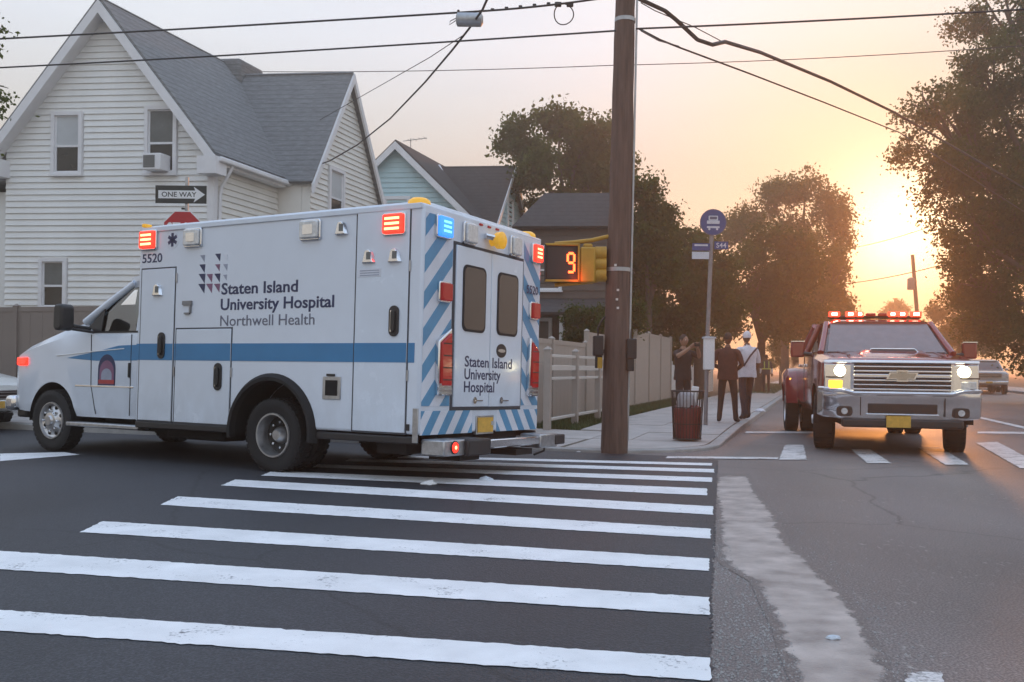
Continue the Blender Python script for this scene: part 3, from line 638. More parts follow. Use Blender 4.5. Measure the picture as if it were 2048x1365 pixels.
# side wing with its own gable
WF, BB, HW, WZ, WE = .86, 4.7, 1.95, 9.25, 6.15
wing = h1.wall('wall', 'siding_cream', [(BB-HW, 0), (BB+HW, 0), (BB+HW, WE), (BB, WZ-.15), (BB-HW, WE)], WF-.2, WF, 'b')
wr = (BB-.95, BB-.25, 5.0, 6.35)
h1.clap(wing, [(BB-HW, 2.4), (BB+HW, 2.4), (BB+HW, WE-.1), (BB, WZ-.25), (BB-HW, WE-.1)], [(wr[0]-.1, wr[1]+.1, wr[2]-.1, wr[3]+.09)], WF, 'b', out=1, m='siding_cream')
h1.window(*wr, WF, 'b', 1, 'window_blind', 'window_dark')
h1.wall('wall', 'siding_cream', [(-.1, 0), (WF-.21, 0), (WF-.21, WE), (-.1, WE)], BB-HW, BB-HW+.15)
wsl = (WZ-WE)/HW
for sg in (-1, 1):
    be = BB+sg*(HW+.22); ze = WZ-wsl*(HW+.22)
    h1.roof_slab([(ridge_a-.2, BB, WZ), (WF+.18, BB, WZ), (WF+.18, be, ze), (-1.2 if sg < 0 else ridge_a, be, ze)], 'shingle_grey')
    h1.solid('rake_board', 'trim_white', [(WF+.17, BB, WZ-.32), (WF+.23, BB, WZ-.32), (WF+.23, be, ze-.32), (WF+.17, be, ze-.32), (WF+.17, BB, WZ-.06), (WF+.23, BB, WZ-.06), (WF+.23, be, ze-.06), (WF+.17, be, ze-.06)])
h1.blk('ridge_vent', 'shingle_grey', ridge_a-.3, ridge_a+.5, 4.4, 5.6, RZ-.7, RZ+.12, bevel=.08)
h1.blk('foundation', 'concrete', WA-.02, .02, -.02, .0, 0, .42)
h1.blk('side_porch', 'siding_white', WA-2.2, WA-.001, .5, 4.5, 0, 5.2); h1.roof_slab([(WA-2.5, .2, 5.0), (WA-2.5, 4.8, 5.0), (WA-.02, 4.8, 5.56), (WA-.02, .2, 5.56)], 'shingle_grey', nm='porch_roof')
# air conditioner in the right-hand upper window
aw = wins[1]; am = (aw[0]+aw[1])/2
ac = tag(h1.blk('air_conditioner', 'trim_white', am-.21, am+.23, -.38, -.02, aw[2]-.02, aw[2]+.36, bevel=.015), 'white air conditioner sticking out of the upper window', 'air conditioner'); ac.parent = None; ac.location = (C1.x, C1.y, 0)
h1.blk('grille', 'window_grey', am-.18, am+.09, -.388, -.37, aw[2]+.03, aw[2]+.31, ac).location = (0, 0, 0)
for i in range(6): h1.blk('louvre', 'steel_grey', am-.18, am+.09, -.394, -.382, aw[2]+.05+i*.045, aw[2]+.065+i*.045, ac)
# ---- the teal house behind it
C2 = D(935, 473, 35.7)
h2 = House('teal_house', 'pale teal clapboard house with dark roof behind the white house', (C2.x, C2.y, 0), U1, eB, 'siding_teal')
W2, RZ2, SL2, EV2 = -5.3, 9.55, .97, 6.98
f2 = h2.wall('wall', 'siding_teal', [(W2, 0), (0, 0), (0, EV2), (W2/2, RZ2-.03), (W2, EV2)], 0, .2)
h2.clap(f2, [(W2, 5.0), (-.02, 5.0), (-.02, EV2-.05), (W2/2, RZ2-.12), (W2, EV2-.05)], [], 0, 'a', exp=.19)
h2.window(W2/2-.45, W2/2+.35, 6.1, 7.4, 0, 'a', -1, 'window_blind', 'window_blind', .12)
h2.wall('wall', 'siding_teal', [(0, 0), (8, 0), (8, EV2), (0, EV2)], -.2, -.002, 'b')
for sg in (1, -1):
    e1 = .35 if sg > 0 else W2-.35; zb_ = RZ2+.05-SL2*(.35-W2/2)
    h2.roof_slab([(W2/2, -.35, RZ2+.05), (e1, -.35, zb_), (e1, 8.2, zb_), (W2/2, 8.2, RZ2+.05)], 'shingle_dark')
    h2.solid('rake_board', 'trim_white', [(W2/2, -.40, RZ2-.32), (e1, -.40, zb_-.37), (e1, -.345, zb_-.37), (W2/2, -.345, RZ2-.32), (W2/2, -.40, RZ2-.03), (e1, -.40, zb_-.08), (e1, -.345, zb_-.08), (W2/2, -.345, RZ2-.03)])
b2, hw2, wz2 = 3.4, 2.3, 9.35
wg = h2.wall('wall', 'siding_teal', [(b2-hw2, 0), (b2+hw2, 0), (b2+hw2, 6.6), (b2, wz2-.15), (b2-hw2, 6.6)], .3, .5, 'b')
h2.clap(wg, [(b2-hw2, 5.6), (b2+hw2, 5.6), (b2+hw2, 6.55), (b2, wz2-.25), (b2-hw2, 6.55)], [], .5, 'b', exp=.19, out=1)
h2.window(b2-.25, b2+.3, 6.6, 7.9, .5, 'b', 1, 'window_dark', 'window_dark', .1)
s2 = (wz2-6.6)/hw2
for sg in (-1, 1):
    be = b2+sg*(hw2+.25); ze = wz2-s2*(hw2+.25)
    h2.roof_slab([(W2/2, b2, wz2), (.72, b2, wz2), (.72, be, ze), (-1.4 if sg < 0 else W2/2, be, ze)], 'shingle_dark')
    h2.solid('rake_board', 'trim_white', [(.70, b2, wz2-.30), (.76, b2, wz2-.30), (.76, be, ze-.30), (.70, be, ze-.30), (.70, b2, wz2-.05), (.76, b2, wz2-.05), (.76, be, ze-.05), (.70, be, ze-.05)])
vf = [(W2/2+.25, b2-.1), (-.2, b2-hw2-.15)]
vq = [h2.P(vf[0][0], vf[0][1], wz2+.02), h2.P(vf[1][0], vf[1][1], wz2-s2*(hw2+.15)+.05)]; MB().tube(vq, .05, 6).build('valley_flashing', 'trim_white', h2.t)
an = MB().tube([h2.P(W2/2+.1, .8, RZ2), h2.P(W2/2+.1, .8, RZ2+.35)], .015, 6).tube([h2.P(W2/2-.2, .8, RZ2+.25), h2.P(W2/2+.7, .9, RZ2+.38)], .012, 6)
for i in range(4): an.tube([h2.P(W2/2+.05+i*.2, .65, RZ2+.28+i*.03), h2.P(W2/2+.05+i*.2, 1.0, RZ2+.28+i*.03)], .008, 5)
an.build('roof_aerial', 'steel_grey', h2.t)
# ---- dark house with a porch further down the street
C3 = D(1215, 500, 30.0)
h3 = House('brown_house', 'dark brown house with low hip roof and pale porch columns behind the tan fence', (C3.x, C3.y, 0), U1, eB, 'siding_brown')
f3 = h3.wall('wall', 'siding_brown', [(-2.7, 0), (0, 0), (0, 5.6), (-2.7, 5.6)], 0, .2); h3.clap(f3, [(-2.7, .3), (0, .3), (0, 5.6), (-2.7, 5.6)], [(-2.5, -1.7, 1.2, 2.7)], 0, 'a', exp=.25)
h3.wall('wall', 'siding_brown', [(0, 0), (6, 0), (6, 5.6), (0, 5.6)], -.2, -.002, 'b')
h3.window(-2.4, -1.8, 1.3, 2.6, 0); h3.window(-2.2, -1.5, 3.6, 4.9, 0)
h3.blk('door', 'trim_white', -1.4, -.8, -.05, 0, .35, 2.4)
for q in ([(-2.95, -.3, 5.56), (.3, -.3, 5.56), (-.2, 1.4, 6.9), (-2.4, 1.4, 6.9)], [(.3, -.3, 5.56), (.3, 6.3, 5.56), (-.2, 4.6, 6.9), (-.2, 1.4, 6.9)]): h3.roof_slab(q, 'shingle_dark')
h3.roof_slab([(-2.95, 6.3, 5.56), (-2.95, -.3, 5.56), (-2.4, 1.4, 6.9), (-2.4, 4.6, 6.9)], 'shingle_dark'); h3.roof_slab([(-2.4, 1.4, 6.9), (-.2, 1.4, 6.9), (-.2, 4.6, 6.9), (-2.4, 4.6, 6.9)], 'shingle_dark')
h3.roof_slab([(-2.9, -2.2, 2.75), (.2, -2.2, 2.75), (.2, .0, 3.3), (-2.9, .0, 3.3)], 'shingle_dark', nm='porch_roof')
for a in (-2.75, -2.1, -1.7, -.9, .0): h3.blk('porch_column', 'trim_white', a-.06, a+.06, -2.05, -1.93, .1, 2.66)
h3.blk('porch_floor', 'concrete', -2.9, .2, -2.2, -.001, .05, .4)
# ---- house glimpsed on the right behind the parked pickup
C4 = S(-BW-9.5, 44); h4 = House('porch_house', 'small house with white porch columns behind the parked pickup', (C4.x, C4.y, 0), (.95, -.3, 0), eB, 'siding_brown')
f4 = h4.wall('wall', 'siding_brown', [(-3, 0), (4, 0), (4, 3.4), (-3, 3.4)], 0, .2); h4.window(-1.2, -.4, 1.1, 2.3, 0); h4.window(1, 1.8, 1.1, 2.3, 0); h4.blk('door', 'siding_cream', .1, .8, -.05, 0, .2, 2.2)
h4.wall('wall', 'siding_brown', [(0, 0), (6, 0), (6, 3.4), (0, 3.4)], -3.2, -3, 'b')
for a in (-2.7, -2.3, .2, 3.6): h4.blk('porch_column', 'trim_white', a-.09, a+.09, -1.7, -1.52, .1, 2.7)
h4.roof_slab([(-3.3, -2.1, 2.65), (4.3, -2.1, 2.65), (4.3, 2.8, 5.0), (-3.3, 2.8, 5.0)], 'shingle_dark'); h4.roof_slab([(-3.3, 6.4, 3.0), (4.3, 6.4, 3.0), (4.3, 2.8, 5.0), (-3.3, 2.8, 5.0)], 'shingle_dark')
h4.blk('porch_floor', 'concrete', -3.1, 4.1, -1.8, -.001, .1, .3)

# ================================================================== wheels
def wheel(parent, x, y, r, wd, side, rim='steel', dish=.0, steer=0, nm='wheel', fine=True):
    """wheel centred at x, z=r; outer face at y; side=+1 for left"""
    t = MB(); h = wd/2; rr = r*.60
    t.lathe([(rr, -h*.8), (r*.80, -h), (r*.93, -h*.97), (r*.985, -h*.8), (r, -h*.5), (r, h*.5), (r*.985, h*.8), (r*.93, h*.97), (r*.80, h), (rr, h*.8), (rr*.97, 0), (rr, -h*.8)], seg=40, caps=False)
    for k in range(36):        # tread blocks
        a = 2*PI*k/36
        for q in (-.62, 0, .62): t.box((math.cos(a)*(r-.002), q*h, math.sin(a)*(r-.002)), (.012, h*.5, r*.12), Matrix.Rotation(-a, 3, 'Y'))
    o = t.build('tyre' if False else nm, 'rubber', parent, smooth=40); o.location = (x, y-side*h, r); o.rotation_euler = (0, 0, steer)
    rb = MB(); f = side
    if dish > 0: rb.lathe([(rr*1.02, f*h*.82), (rr*1.0, f*h*.95), (rr*.93, f*h*.95), (rr*.90, f*(h*.7-.0)), (rr*.86, f*(h-dish)), (rr*.40, f*(h-dish-.02)), (rr*.34, f*(h-dish+.05)), (rr*.22, f*(h-dish+.09)), (.001, f*(h-dish+.09))], seg=32, caps=False)
    else: rb.lathe([(rr*1.02, f*h*.82), (rr*1.0, f*h*.95), (rr*.94, f*h*.95), (rr*.90, f*h*.72), (rr*.78, f*h*.60), (rr*.5, f*h*.85), (rr*.44, f*h*1.05), (rr*.3, f*h*1.1), (rr*.24, f*h*1.3), (.001, f*h*1.3)], seg=32, caps=False)
    rim_o = rb.build('rim', 'rim_steel', o, smooth=35)
    if dish > .1: MB().lathe([(rr*.885, f*(h-dish+.012)), (rr*.87, f*(h-dish+.004)), (rr*.45, f*(h-dish-.014)), (rr*.40, f*(h-dish-.012))], seg=32, caps=False).build('wheel_disc', 'dark_metal', o, smooth=35)
    yy = f*(h-dish-.0 if dish else h*.80)
    if not fine: return o
    yq = f*(h-dish-.008) if dish else f*h*.70
    nme = MB().lathe([(.014, 0), (.014, f*.035), (.009, f*.04)], seg=8).mesh('lug_nut'); nme.materials.append(MATS['chrome'])
    hme = MB().lathe([(rr*.10, -f*.004), (rr*.10, f*(.003 if not dish else .002))], seg=12).mesh('hand_hole'); hme.materials.append(MATS['under_black'])
    for k in range(8):
        a = 2*PI*k/8; q1 = bpy.data.objects.new('lug_nut', nme); q2 = bpy.data.objects.new('hand_hole', hme)
        q1.location = (math.cos(a)*rr*.58, yy, math.sin(a)*rr*.58); a += PI/8; q2.location = (math.cos(a)*rr*.74, yq, math.sin(a)*rr*.74)
        for q_ in (q1, q2): COL.objects.link(q_); q_.parent = o
    return o

# ================================================================== ambulance
AYAW, AROLL = 2.620, .024
amb = thing('ambulance', 'white ambulance with blue band and flashing red lights turning across the crosswalk', 'ambulance', Matrix.Translation((-1.845, 10.615, .004)) @ Matrix.Rotation(AYAW, 4, 'Z'))
def A(mb, name, m, parent=None, bevel=0, smooth=None, seg=2):
    o = mb.build(name, m, parent or amb, bevel, smooth, seg)
    if parent is None: o.rotation_euler = (AROLL, 0, 0)
    return o
XR, XF, W2_, ZT, ZB = -1.80, 2.10, 1.156, 2.585, .415
def sidebox(x0, x1, z0, z1, d0, d1, sg=1): return MB().box(((x0+x1)/2, sg*(W2_+(d0+d1)/2), (z0+z1)/2), (abs(x1-x0), d1-d0, z1-z0))
def rearbox(y0, y1, z0, z1, d0, d1): return MB().box((XR-(d0+d1)/2, (y0+y1)/2, (z0+z1)/2), (d1-d0, abs(y1-y0), z1-z0))
prof = [(XR, ZB+.02), (XR, ZT), (XF, ZT), (XF, ZB)]
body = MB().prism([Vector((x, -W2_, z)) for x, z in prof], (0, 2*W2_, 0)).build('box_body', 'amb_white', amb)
cy = MB().lathe([(.545, W2_-.42), (.545, W2_+.2)], (.03, 0, .375), 'Y', 40); cut(body, cy)
cy = MB().lathe([(.545, -W2_-.2), (.545, -W2_+.42)], (.03, 0, .375), 'Y', 40); cut(body, cy)
body.data.shade_smooth(); body.data.set_sharp_from_angle(angle=R(30)); body.rotation_euler = (AROLL, 0, 0)
bv = body.modifiers.new('bevel', 'BEVEL'); bv.width = .028; bv.segments = 3; bv.limit_method = 'ANGLE'; bv.angle_limit = R(60)
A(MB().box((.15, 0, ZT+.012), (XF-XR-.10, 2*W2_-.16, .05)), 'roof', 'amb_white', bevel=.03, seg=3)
for sg in (1, -1):
    A(MB().box(((XR+XF)/2, sg*(W2_+.004), ZT-.03), (XF-XR-.03, .022, .055)), 'roof_rail', 'brushed' if sg < 0 else 'amb_panel', bevel=.008)
    A(MB().box((1.36, sg*(W2_-.02), ZB-.035), (1.44, .05, .07)), 'rub_rail', 'black_plastic', bevel=.012); A(MB().box((-1.18, sg*(W2_-.02), ZB-.035), (1.20, .05, .07)), 'rub_rail', 'black_plastic', bevel=.012)
    fl = MB(); n = 26                        # rubber fender flare
    ring = []
    for k in range(n+1):
        a = PI*(-.04)+PI*1.08*k/n; c_, s_ = math.cos(a), math.sin(a); ring.append([Vector((.03+c_*r_, sg*y_, .375+s_*r_)) for r_, y_ in ((.530, W2_-.03), (.530, W2_+.05), (.565, W2_+.055), (.605, W2_+.006), (.605, W2_-.03))])
    fl.loft(ring); A(fl, 'fender_flare', 'rubber', smooth=50)
def well(add, x, z, r_, y0, y1, a0=-4):
    for sg in (1, -1):
        m_ = MB(); m_.loft([[Vector((x+math.cos(a)*q, sg*y_, z+math.sin(a)*q)) for q, y_ in ((r_-.006, y0), (r_-.006, y1), (r_-.002, y1), (r_-.002, y0))] for a in [R(a0)+R(180-2*a0)*k/28 for k in range(29)]])
        m_.prism([Vector((x+math.cos(a)*(r_-.008), sg*y0, z+math.sin(a)*(r_-.008))) for a in [PI*k/24 for k in range(25)]], (0, .006*sg, 0)); add(m_, 'wheel_well', 'under_black')
well(A, .03, .375, .545, .74, W2_-.004); well(A, 3.82, .37, .455, .56, .985)
A(MB().box((.2, 0, .40), (3.9, 1.5, .14)), 'chassis', 'under_black'); A(MB().box((3.0, 0, .36), (2.4, 1.1, .2)), 'chassis', 'under_black')
A(MB().box((1.35, .78, .33), (.9, .35, .2)), 'fuel_tank', 'under_black', bevel=.03); A(MB().box((-1.35, .75, .31), (.35, .4, .16)), 'mud_flap', 'rubber')
# doors on the left side, seam behind and panel proud of it
def sdoor(nm, x0, x1, z0, z1):
    lo_x, hi_x = min(x0, x1)-.016, max(x0, x1)+.016; A(sidebox(lo_x, hi_x, z0-.016, z1+.016, -.01, .003), 'door_seam', 'seam_dark')
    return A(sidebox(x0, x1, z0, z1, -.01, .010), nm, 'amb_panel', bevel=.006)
d1 = sdoor('compartment_door', 2.035, 1.50, .432, 2.112); d2 = sdoor('compartment_door', 1.45, .62, .43, 1.438); d3 = sdoor('rear_compartment_door', -1.03, -1.648, .446, 2.533)
def handle(par, x, z):
    P = rrect(.115, .29, .055); h = MB().prism([Vector((x+a, W2_+.010, z+b)) for a, b in P], (0, .014, 0)).build('handle', 'black_plastic', par, bevel=.004)
    MB().prism([Vector((x+a*.42, W2_+.024, z+b*.72)) for a, b in P], (0, .02, 0)).build('grip', 'dark_metal', par, bevel=.006)
    MB().box((x+.028, W2_+.027, z), (.012, .008, .20)).build('grip_edge', 'chrome', par)
handle(d1, 1.675, 1.262); handle(d2, .788, .932); handle(d3, -1.5, 1.488)
for dd, xs in ((d3, -1.66), (d2, .60)):
    for z in (.7, 1.05): pass
# blue band in pieces, broken by the door seams
for x0, x1 in ((2.095, 2.05), (2.033, 1.502), (1.485, 1.465), (1.448, .622), (.605, -1.015), (-1.032, -1.646), (-1.663, -1.735)):
    A(sidebox(x0, x1, 1.10, 1.283, .0, .0125 if x0 in (2.033, 1.448, -1.032) else .0045), 'blue_band', 'amb_blue')
    A(sidebox(x0, x1, 1.10, 1.283, .0, .0045, -1), 'blue_band', 'amb_blue')
# warning lamps
def slamp(x, z, w_, h_, lens, led=None, nm='warning_light', bez='chrome'):
    P = rrect(w_, h_, .03); o = A(MB().prism([Vector((x+a, W2_, z+b)) for a, b in P], (0, .03, 0)), nm, bez, bevel=.008)
    P = rrect(w_-.035, h_-.035, .022); MB().prism([Vector((x+a, W2_+.028, z+b)) for a, b in P], (0, .03, 0)).build('lens', lens, o, bevel=.012)
    if led:
        for k in range(3): MB().box((x, W2_+.0595, z+(k-1)*h_*.22), (w_*.62, .006, h_*.10)).build('led_row', led, o)
    else: MB().prism([Vector((x+a*.55, W2_+.0575, z+b*.55)) for a, b in P], (0, .006, 0)).build('reflector', 'chrome', o)
    return o
slamp(1.932, 2.441, .27, .23, 'lens_red_lit', 'led_red'); slamp(1.224, 2.427, .27, .21, 'lamp_clear', None, 'scene_light'); slamp(-.442, 2.408, .27, .21, 'lamp_clear', None, 'scene_light'); slamp(-1.477, 2.40, .27, .22, 'lens_red_lit', 'led_red')
def bell(x, z, par=None, s=1.0):
    o = A(MB().loft([[Vector((x+a*s*k, W2_+.008+d, z-.065*s+h*s)) for a, d in ((-.085, 0), (-.06, .035), (.06, .035), (.085, 0))] for k, h in ((1, 0), (.92, .012), (.62, .10), (.30, .125))]), 'chrome_vent', 'chrome', bevel=.006)
    MB().box((x-.02*s, W2_+.045, z+.0), (.05*s, .008, .07*s)).build('lens', 'window_grey', o); return o
bell(1.761, 1.879); bell(-.836, 2.403, s=1.0); bell(-1.182, 2.111); bell(-1.488, 2.105)
# small plates and hardware
A(sidebox(-1.33, -1.05, 1.915, 1.99, .01, .013), 'notice_sticker', 'chev_white')
for k in range(3): A(sidebox(-1.31, -1.08, 1.925+k*.022, 1.933+k*.022, .013, .0145), 'sticker_print', 'ink_pale')
A(sidebox(1.36, 1.22, 1.70, 1.745, 0, .02), 'hook', 'steel_grey'); A(sidebox(1.25, 1.23, 1.615, 1.70, 0, .02), 'hook', 'steel_grey'); A(sidebox(1.33, 1.25, 1.60, 1.618, 0, .02), 'hook', 'steel_grey')
ff = A(sidebox(-.65, -.875, .735, .957, 0, .012), 'fuel_filler', 'brushed', bevel=.004); MB().box((-.762, W2_+.012, .846), (.15, .008, .15)).build('recess', 'under_black', ff); MB().box((-.75, W2_+.012, .972), (.10, .012, .022)).build('latch', 'dark_metal', ff)
A(sidebox(-1.74, -1.80, .36, .68, 0, .014), 'corner_guard', 'brushed', bevel=.004)
A(sidebox(-1.675, -1.70, .47, .53, 0, .02), 'side_marker', 'dark_metal')
for x in (1.47, .60, -1.665):
    for z in (.98, 2.0 if x != .6 else .55): A(sidebox(x-.008, x+.008, z-.05, z+.05, 0, .012), 'hinge', 'brushed')
# side lettering and emblem
TX, TZ = (-1, 0, 0), (0, 0, 1)
def stext(s, x, z, wd, h, m, bold=0., yo=.0015):
    o = text(s, 'lettering', m, amb, (x, W2_+yo, z), TX, TZ, wd, h, bold)
    for q_ in (o if isinstance(o, list) else [o]): q_.rotation_euler = (AROLL, 0, 0)
stext('5520', 2.045, 2.19, .325, .098, 'ink_navy', .012)
stext('Staten Island', .785, 1.802, 1.07, .118, 'ink_navy', .018); stext('University Hospital', .79, 1.637, 1.55, .118, 'ink_navy', .018); stext('Northwell Health', .79, 1.468, 1.305, .112, 'ink_grey', .001)
tri = [[(.9, 'ink_pale'), None, (1, 'ink_navy'), (.7, 'chev_white')], [(1.1, 'ink_navy'), None, (.9, 'ink_plum'), (.8, 'ink_pale')], [(1.25, 'ink_navy'), (1.1, 'ink_plum'), (1.1, 'ink_navy'), (.7, 'ink_pale')], [(1.25, 'ink_navy'), (1.2, 'ink_plum'), (1.1, 'ink_plum'), None]]
for i, row in enumerate(tri):
    for j, q in enumerate(row):
        if not q: continue
        k, m = q; x = 1.085-j*.115; z = 2.195-i*.108; e = .042*k
        A(MB().prism([Vector((x+e, W2_, z+e)), Vector((x-e, W2_, z+e)), Vector((x-e*.8, W2_, z-e))], (0, .002, 0)), 'emblem_triangle', m)
def star(x, z, r, m1):
    A(MB().lathe([(r, W2_), (r, W2_+.002)], (x, 0, z), 'Y', 24), 'emblem_disc', 'chev_white')
    for k in range(3): A(MB().box((x, W2_+.003, z), (r*.36, .004, r*1.5), Matrix.Rotation(k*PI/3, 3, 'Y')), 'emblem_star', m1)
star(1.562, 2.425, .10, 'ink_navy'); star(-1.189, 2.409, .075, 'chev_white')
# ---- rear
A(rearbox(-.735, .65, .655, 2.30, -.01, .006), 'door_seam', 'seam_dark')
rd = []
for y0, y1 in ((.612, -.040), (-.050, -.702)):
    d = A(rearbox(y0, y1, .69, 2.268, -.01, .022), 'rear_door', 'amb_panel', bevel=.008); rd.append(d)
    cyw = (y0+y1)/2+.0; P = rrect(.43, .66, .07)
    fr = MB().prism([Vector((XR-.022, cyw+a, 1.765+b)) for a, b in P], (-.010, 0, 0)).build('window', 'rubber', d, bevel=.003)
    MB().prism([Vector((XR-.030, cyw+a*.90, 1.765+b*.93)) for a, b in P], (-.0045, 0, 0)).build('pane', 'truck_glass', fr)
    hy = .24 if y0 > 0 else -.28; MB().lathe([(.035, XR-.022), (.035, XR-.034)], (0, hy, .755), 'X', 16).build('latch', 'chrome', d); MB().box((XR-.036, hy-.075, .752), (.008, .13, .012)).build('latch_bar', 'chrome', d)
def rtext(s, y, z, wd, h, m, bold=0.):
    o = text(s, 'lettering', m, amb, (XR-.0225, y, z), (0, -1, 0), (0, 0, 1), wd, h, bold, depth=.002)
    for q_ in (o if isinstance(o, list) else [o]): q_.rotation_euler = (AROLL, 0, 0)
rtext('Staten Island', .43, 1.09, .93, .105, 'ink_navy', .016); rtext('University', .432, .965, .70, .105, 'ink_navy', .016); rtext('Hospital', .434, .838, .58, .105, 'ink_navy', .016)
ov = MB().lathe([(1, XR-.022), (1, XR-.028)], (0, 0, 0), 'X', 28); ov.v = [Vector((p.x, -.27+p.y*.10, 1.273+p.z*.072)) for p in ov.v]; A(ov, 'maker_badge', 'black_plastic')
ov = MB().lathe([(1, XR-.0285), (1, XR-.030)], (0, 0, 0), 'X', 28); ov.v = [Vector((p.x, -.27+p.y*.075, 1.273+p.z*.018)) for p in ov.v]; A(ov, 'badge_script', 'brushed')
# chevrons: inverted V, blue on white, on both corner panels and the kick panel
def chev(y0, y1, z0, z1, sl):
    A(rearbox(y0, y1, z0, z1, -.01, .003), 'chevron_panel', 'chev_white')
    for k in range(-14, 16):
        c = k*.34; wd_ = .165
        q = [(-9, sl*-9+c), (9, sl*9+c), (9, sl*9+c+wd_), (-9, sl*-9+c+wd_)]     # in (h = -y, z)
        q = clip_poly(q, -max(y0, y1), -min(y0, y1), z0, z1)
        if q: A(MB().prism([Vector((XR-.003, -h, z)) for h, z in q], (-.003, 0, 0)), 'chevron_stripe', 'chev_blue')
chev(1.125, .665, .70, 2.50, 1.0); chev(-.75, -1.125, .70, 2.50, -1.0)
chev(1.125, .24, .43, .655, 1.3); chev(-.24, -1.125, .43, .655, -1.3)
rtext('5520', -.79, 1.935, .26, .09, 'ink_navy', .012)
def rlamp(y, z, w_, h_, lens, led=None, nm='warning_light', bez='chrome'):
    P = rrect(w_, h_, .028); o = A(MB().prism([Vector((XR, y+a, z+b)) for a, b in P], (-.035, 0, 0)), nm, bez, bevel=.008)
    P = rrect(w_-.03, h_-.03, .02); MB().prism([Vector((XR-.033, y+a, z+b)) for a, b in P], (-.035, 0, 0)).build('lens', lens, o, bevel=.012)
    if led:
        for k in range(3): MB().box((XR-.069, y, z+(k-1)*h_*.2), (.006, w_*.5, h_*.09)).build('led_row', led, o)
    return o
rlamp(.855, 2.40, .25, .22, 'lens_blue_lit', 'led_blue'); rlamp(.40, 2.405, .22, .22, 'lamp_clear', None, 'scene_light'); rlamp(-.51, 2.405, .20, .22, 'lamp_clear', None, 'scene_light'); rlamp(-.995, 2.395, .21, .22, 'lens_red_lit', 'led_red')
rlamp(.815, 1.785, .20, .20, 'lens_red', None); rlamp(-.965, 1.75, .19, .20, 'lens_red', None)
sp = A(MB().lathe([(.055, XR), (.05, XR-.05), (.085, XR-.07), (.09, XR-.13), (.06, XR-.15)], (0, -.06, 2.40), 'X', 20), 'amber_work_light', 'lens_amber', smooth=40); MB().tube([(XR-.02, .10, 2.43), (XR-.07, .0, 2.42)], .03, 8).build('bracket', 'chrome', sp)
for y in (.16, .0, -.16): A(MB().box((XR-.004, y, 2.535), (.02, .06, .022)), 'clearance_light', 'lens_red', bevel=.006)
for sg in (1, -1):
    be = A(MB().lathe([(.11, 0), (.105, .035), (.07, .06), (.001, .066)], (XR+.14, sg*(W2_-.12), ZT+.005), 'Z', 20), 'roof_beacon', 'lens_amber', smooth=60)
    A(MB().box((XF-.05, sg*(W2_-.05), ZT+.03), (.06, .10, .04)), 'clearance_light', 'lens_amber', bevel=.01)
    y = .80 if sg > 0 else -.955; wt = .118 if sg > 0 else .105
    q = [(y-wt, .80), (y+wt, .80), (y+wt, 1.32), (y-wt+.02, 1.45)] if sg > 0 else [(y-wt, .80), (y+wt, .80), (y+wt-.02, 1.45), (y-wt, 1.32)]
    tl = A(MB().prism([Vector((XR, a, b)) for a, b in q], (-.05, 0, 0)), 'tail_light', 'chrome', bevel=.012)
    c_ = sum(a for a, b in q)/4, sum(b for a, b in q)/4
    q2 = [(c_[0]+(a-c_[0])*.74, c_[1]+.03+(b-c_[1])*.78) for a, b in q]; MB().prism([Vector((XR-.048, a, b)) for a, b in q2], (-.022, 0, 0)).build('lens', 'lens_red', tl, bevel=.01)
    for k in range(4): MB().box((XR-.071, y, .95+k*.115), (.004, wt*1.3, .012)).build('lens_rib', 'grille_dark', tl)
    for k in range(3): MB().box((XR-.056, y, .825+k*.04), (.02, wt*1.5, .018)).build('trim_bar', 'brushed', tl)
pl = A(rearbox(.17, -.17, .41, .60, -.02, .012), 'plate_recess', 'brushed', bevel=.004); MB().box((XR-.016, 0, .505), (.008, .29, .15)).build('licence_plate', 'plate_gold', pl); MB().box((XR-.02, -.13, .52), (.016, .05, .04)).build('plate_lamp', 'lamp_clear', pl)
# step bumper
A(MB().box((XR-.13, .86, .32), (.26, .50, .15)), 'bumper_end', 'brushed', bevel=.015); A(MB().box((XR-.155, .56, .315), (.30, .42, .16)), 'bumper_block', 'black_plastic', bevel=.02)
A(MB().box((XR-.13, -.22, .33), (.24, 1.18, .09)), 'step_plate', 'chrome', bevel=.012); A(MB().box((XR-.13, -.95, .32), (.26, .40, .15)), 'bumper_end', 'brushed', bevel=.015)
A(MB().box((XR-.16, -1.20, .325), (.22, .24, .11)), 'bumper_block', 'black_plastic', bevel=.015)
A(MB().tube([(XR-.1, -1.15, .27), (XR-.16, -1.02, .20), (XR-.1, -.9, .16)], .012, 6), 'trailer_lead', 'cable_black')
rl = A(MB().lathe([(.062, XR-.255), (.062, XR-.27)], (0, .94, .325), 'X', 20), 'marker_lamp', 'black_plastic'); MB().lathe([(.052, XR-.268), (.046, XR-.278)], (0, .94, .325), 'X', 20).build('lens', 'lens_red_lit', rl); MB().lathe([(.018, XR-.277), (.016, XR-.281)], (0, .94, .325), 'X', 12).build('led', 'led_red', rl)
for y in (.62, -.45): A(MB().box((XR-.05, y, .22), (.35, .35, .06)), 'tow_bracket', 'under_black')
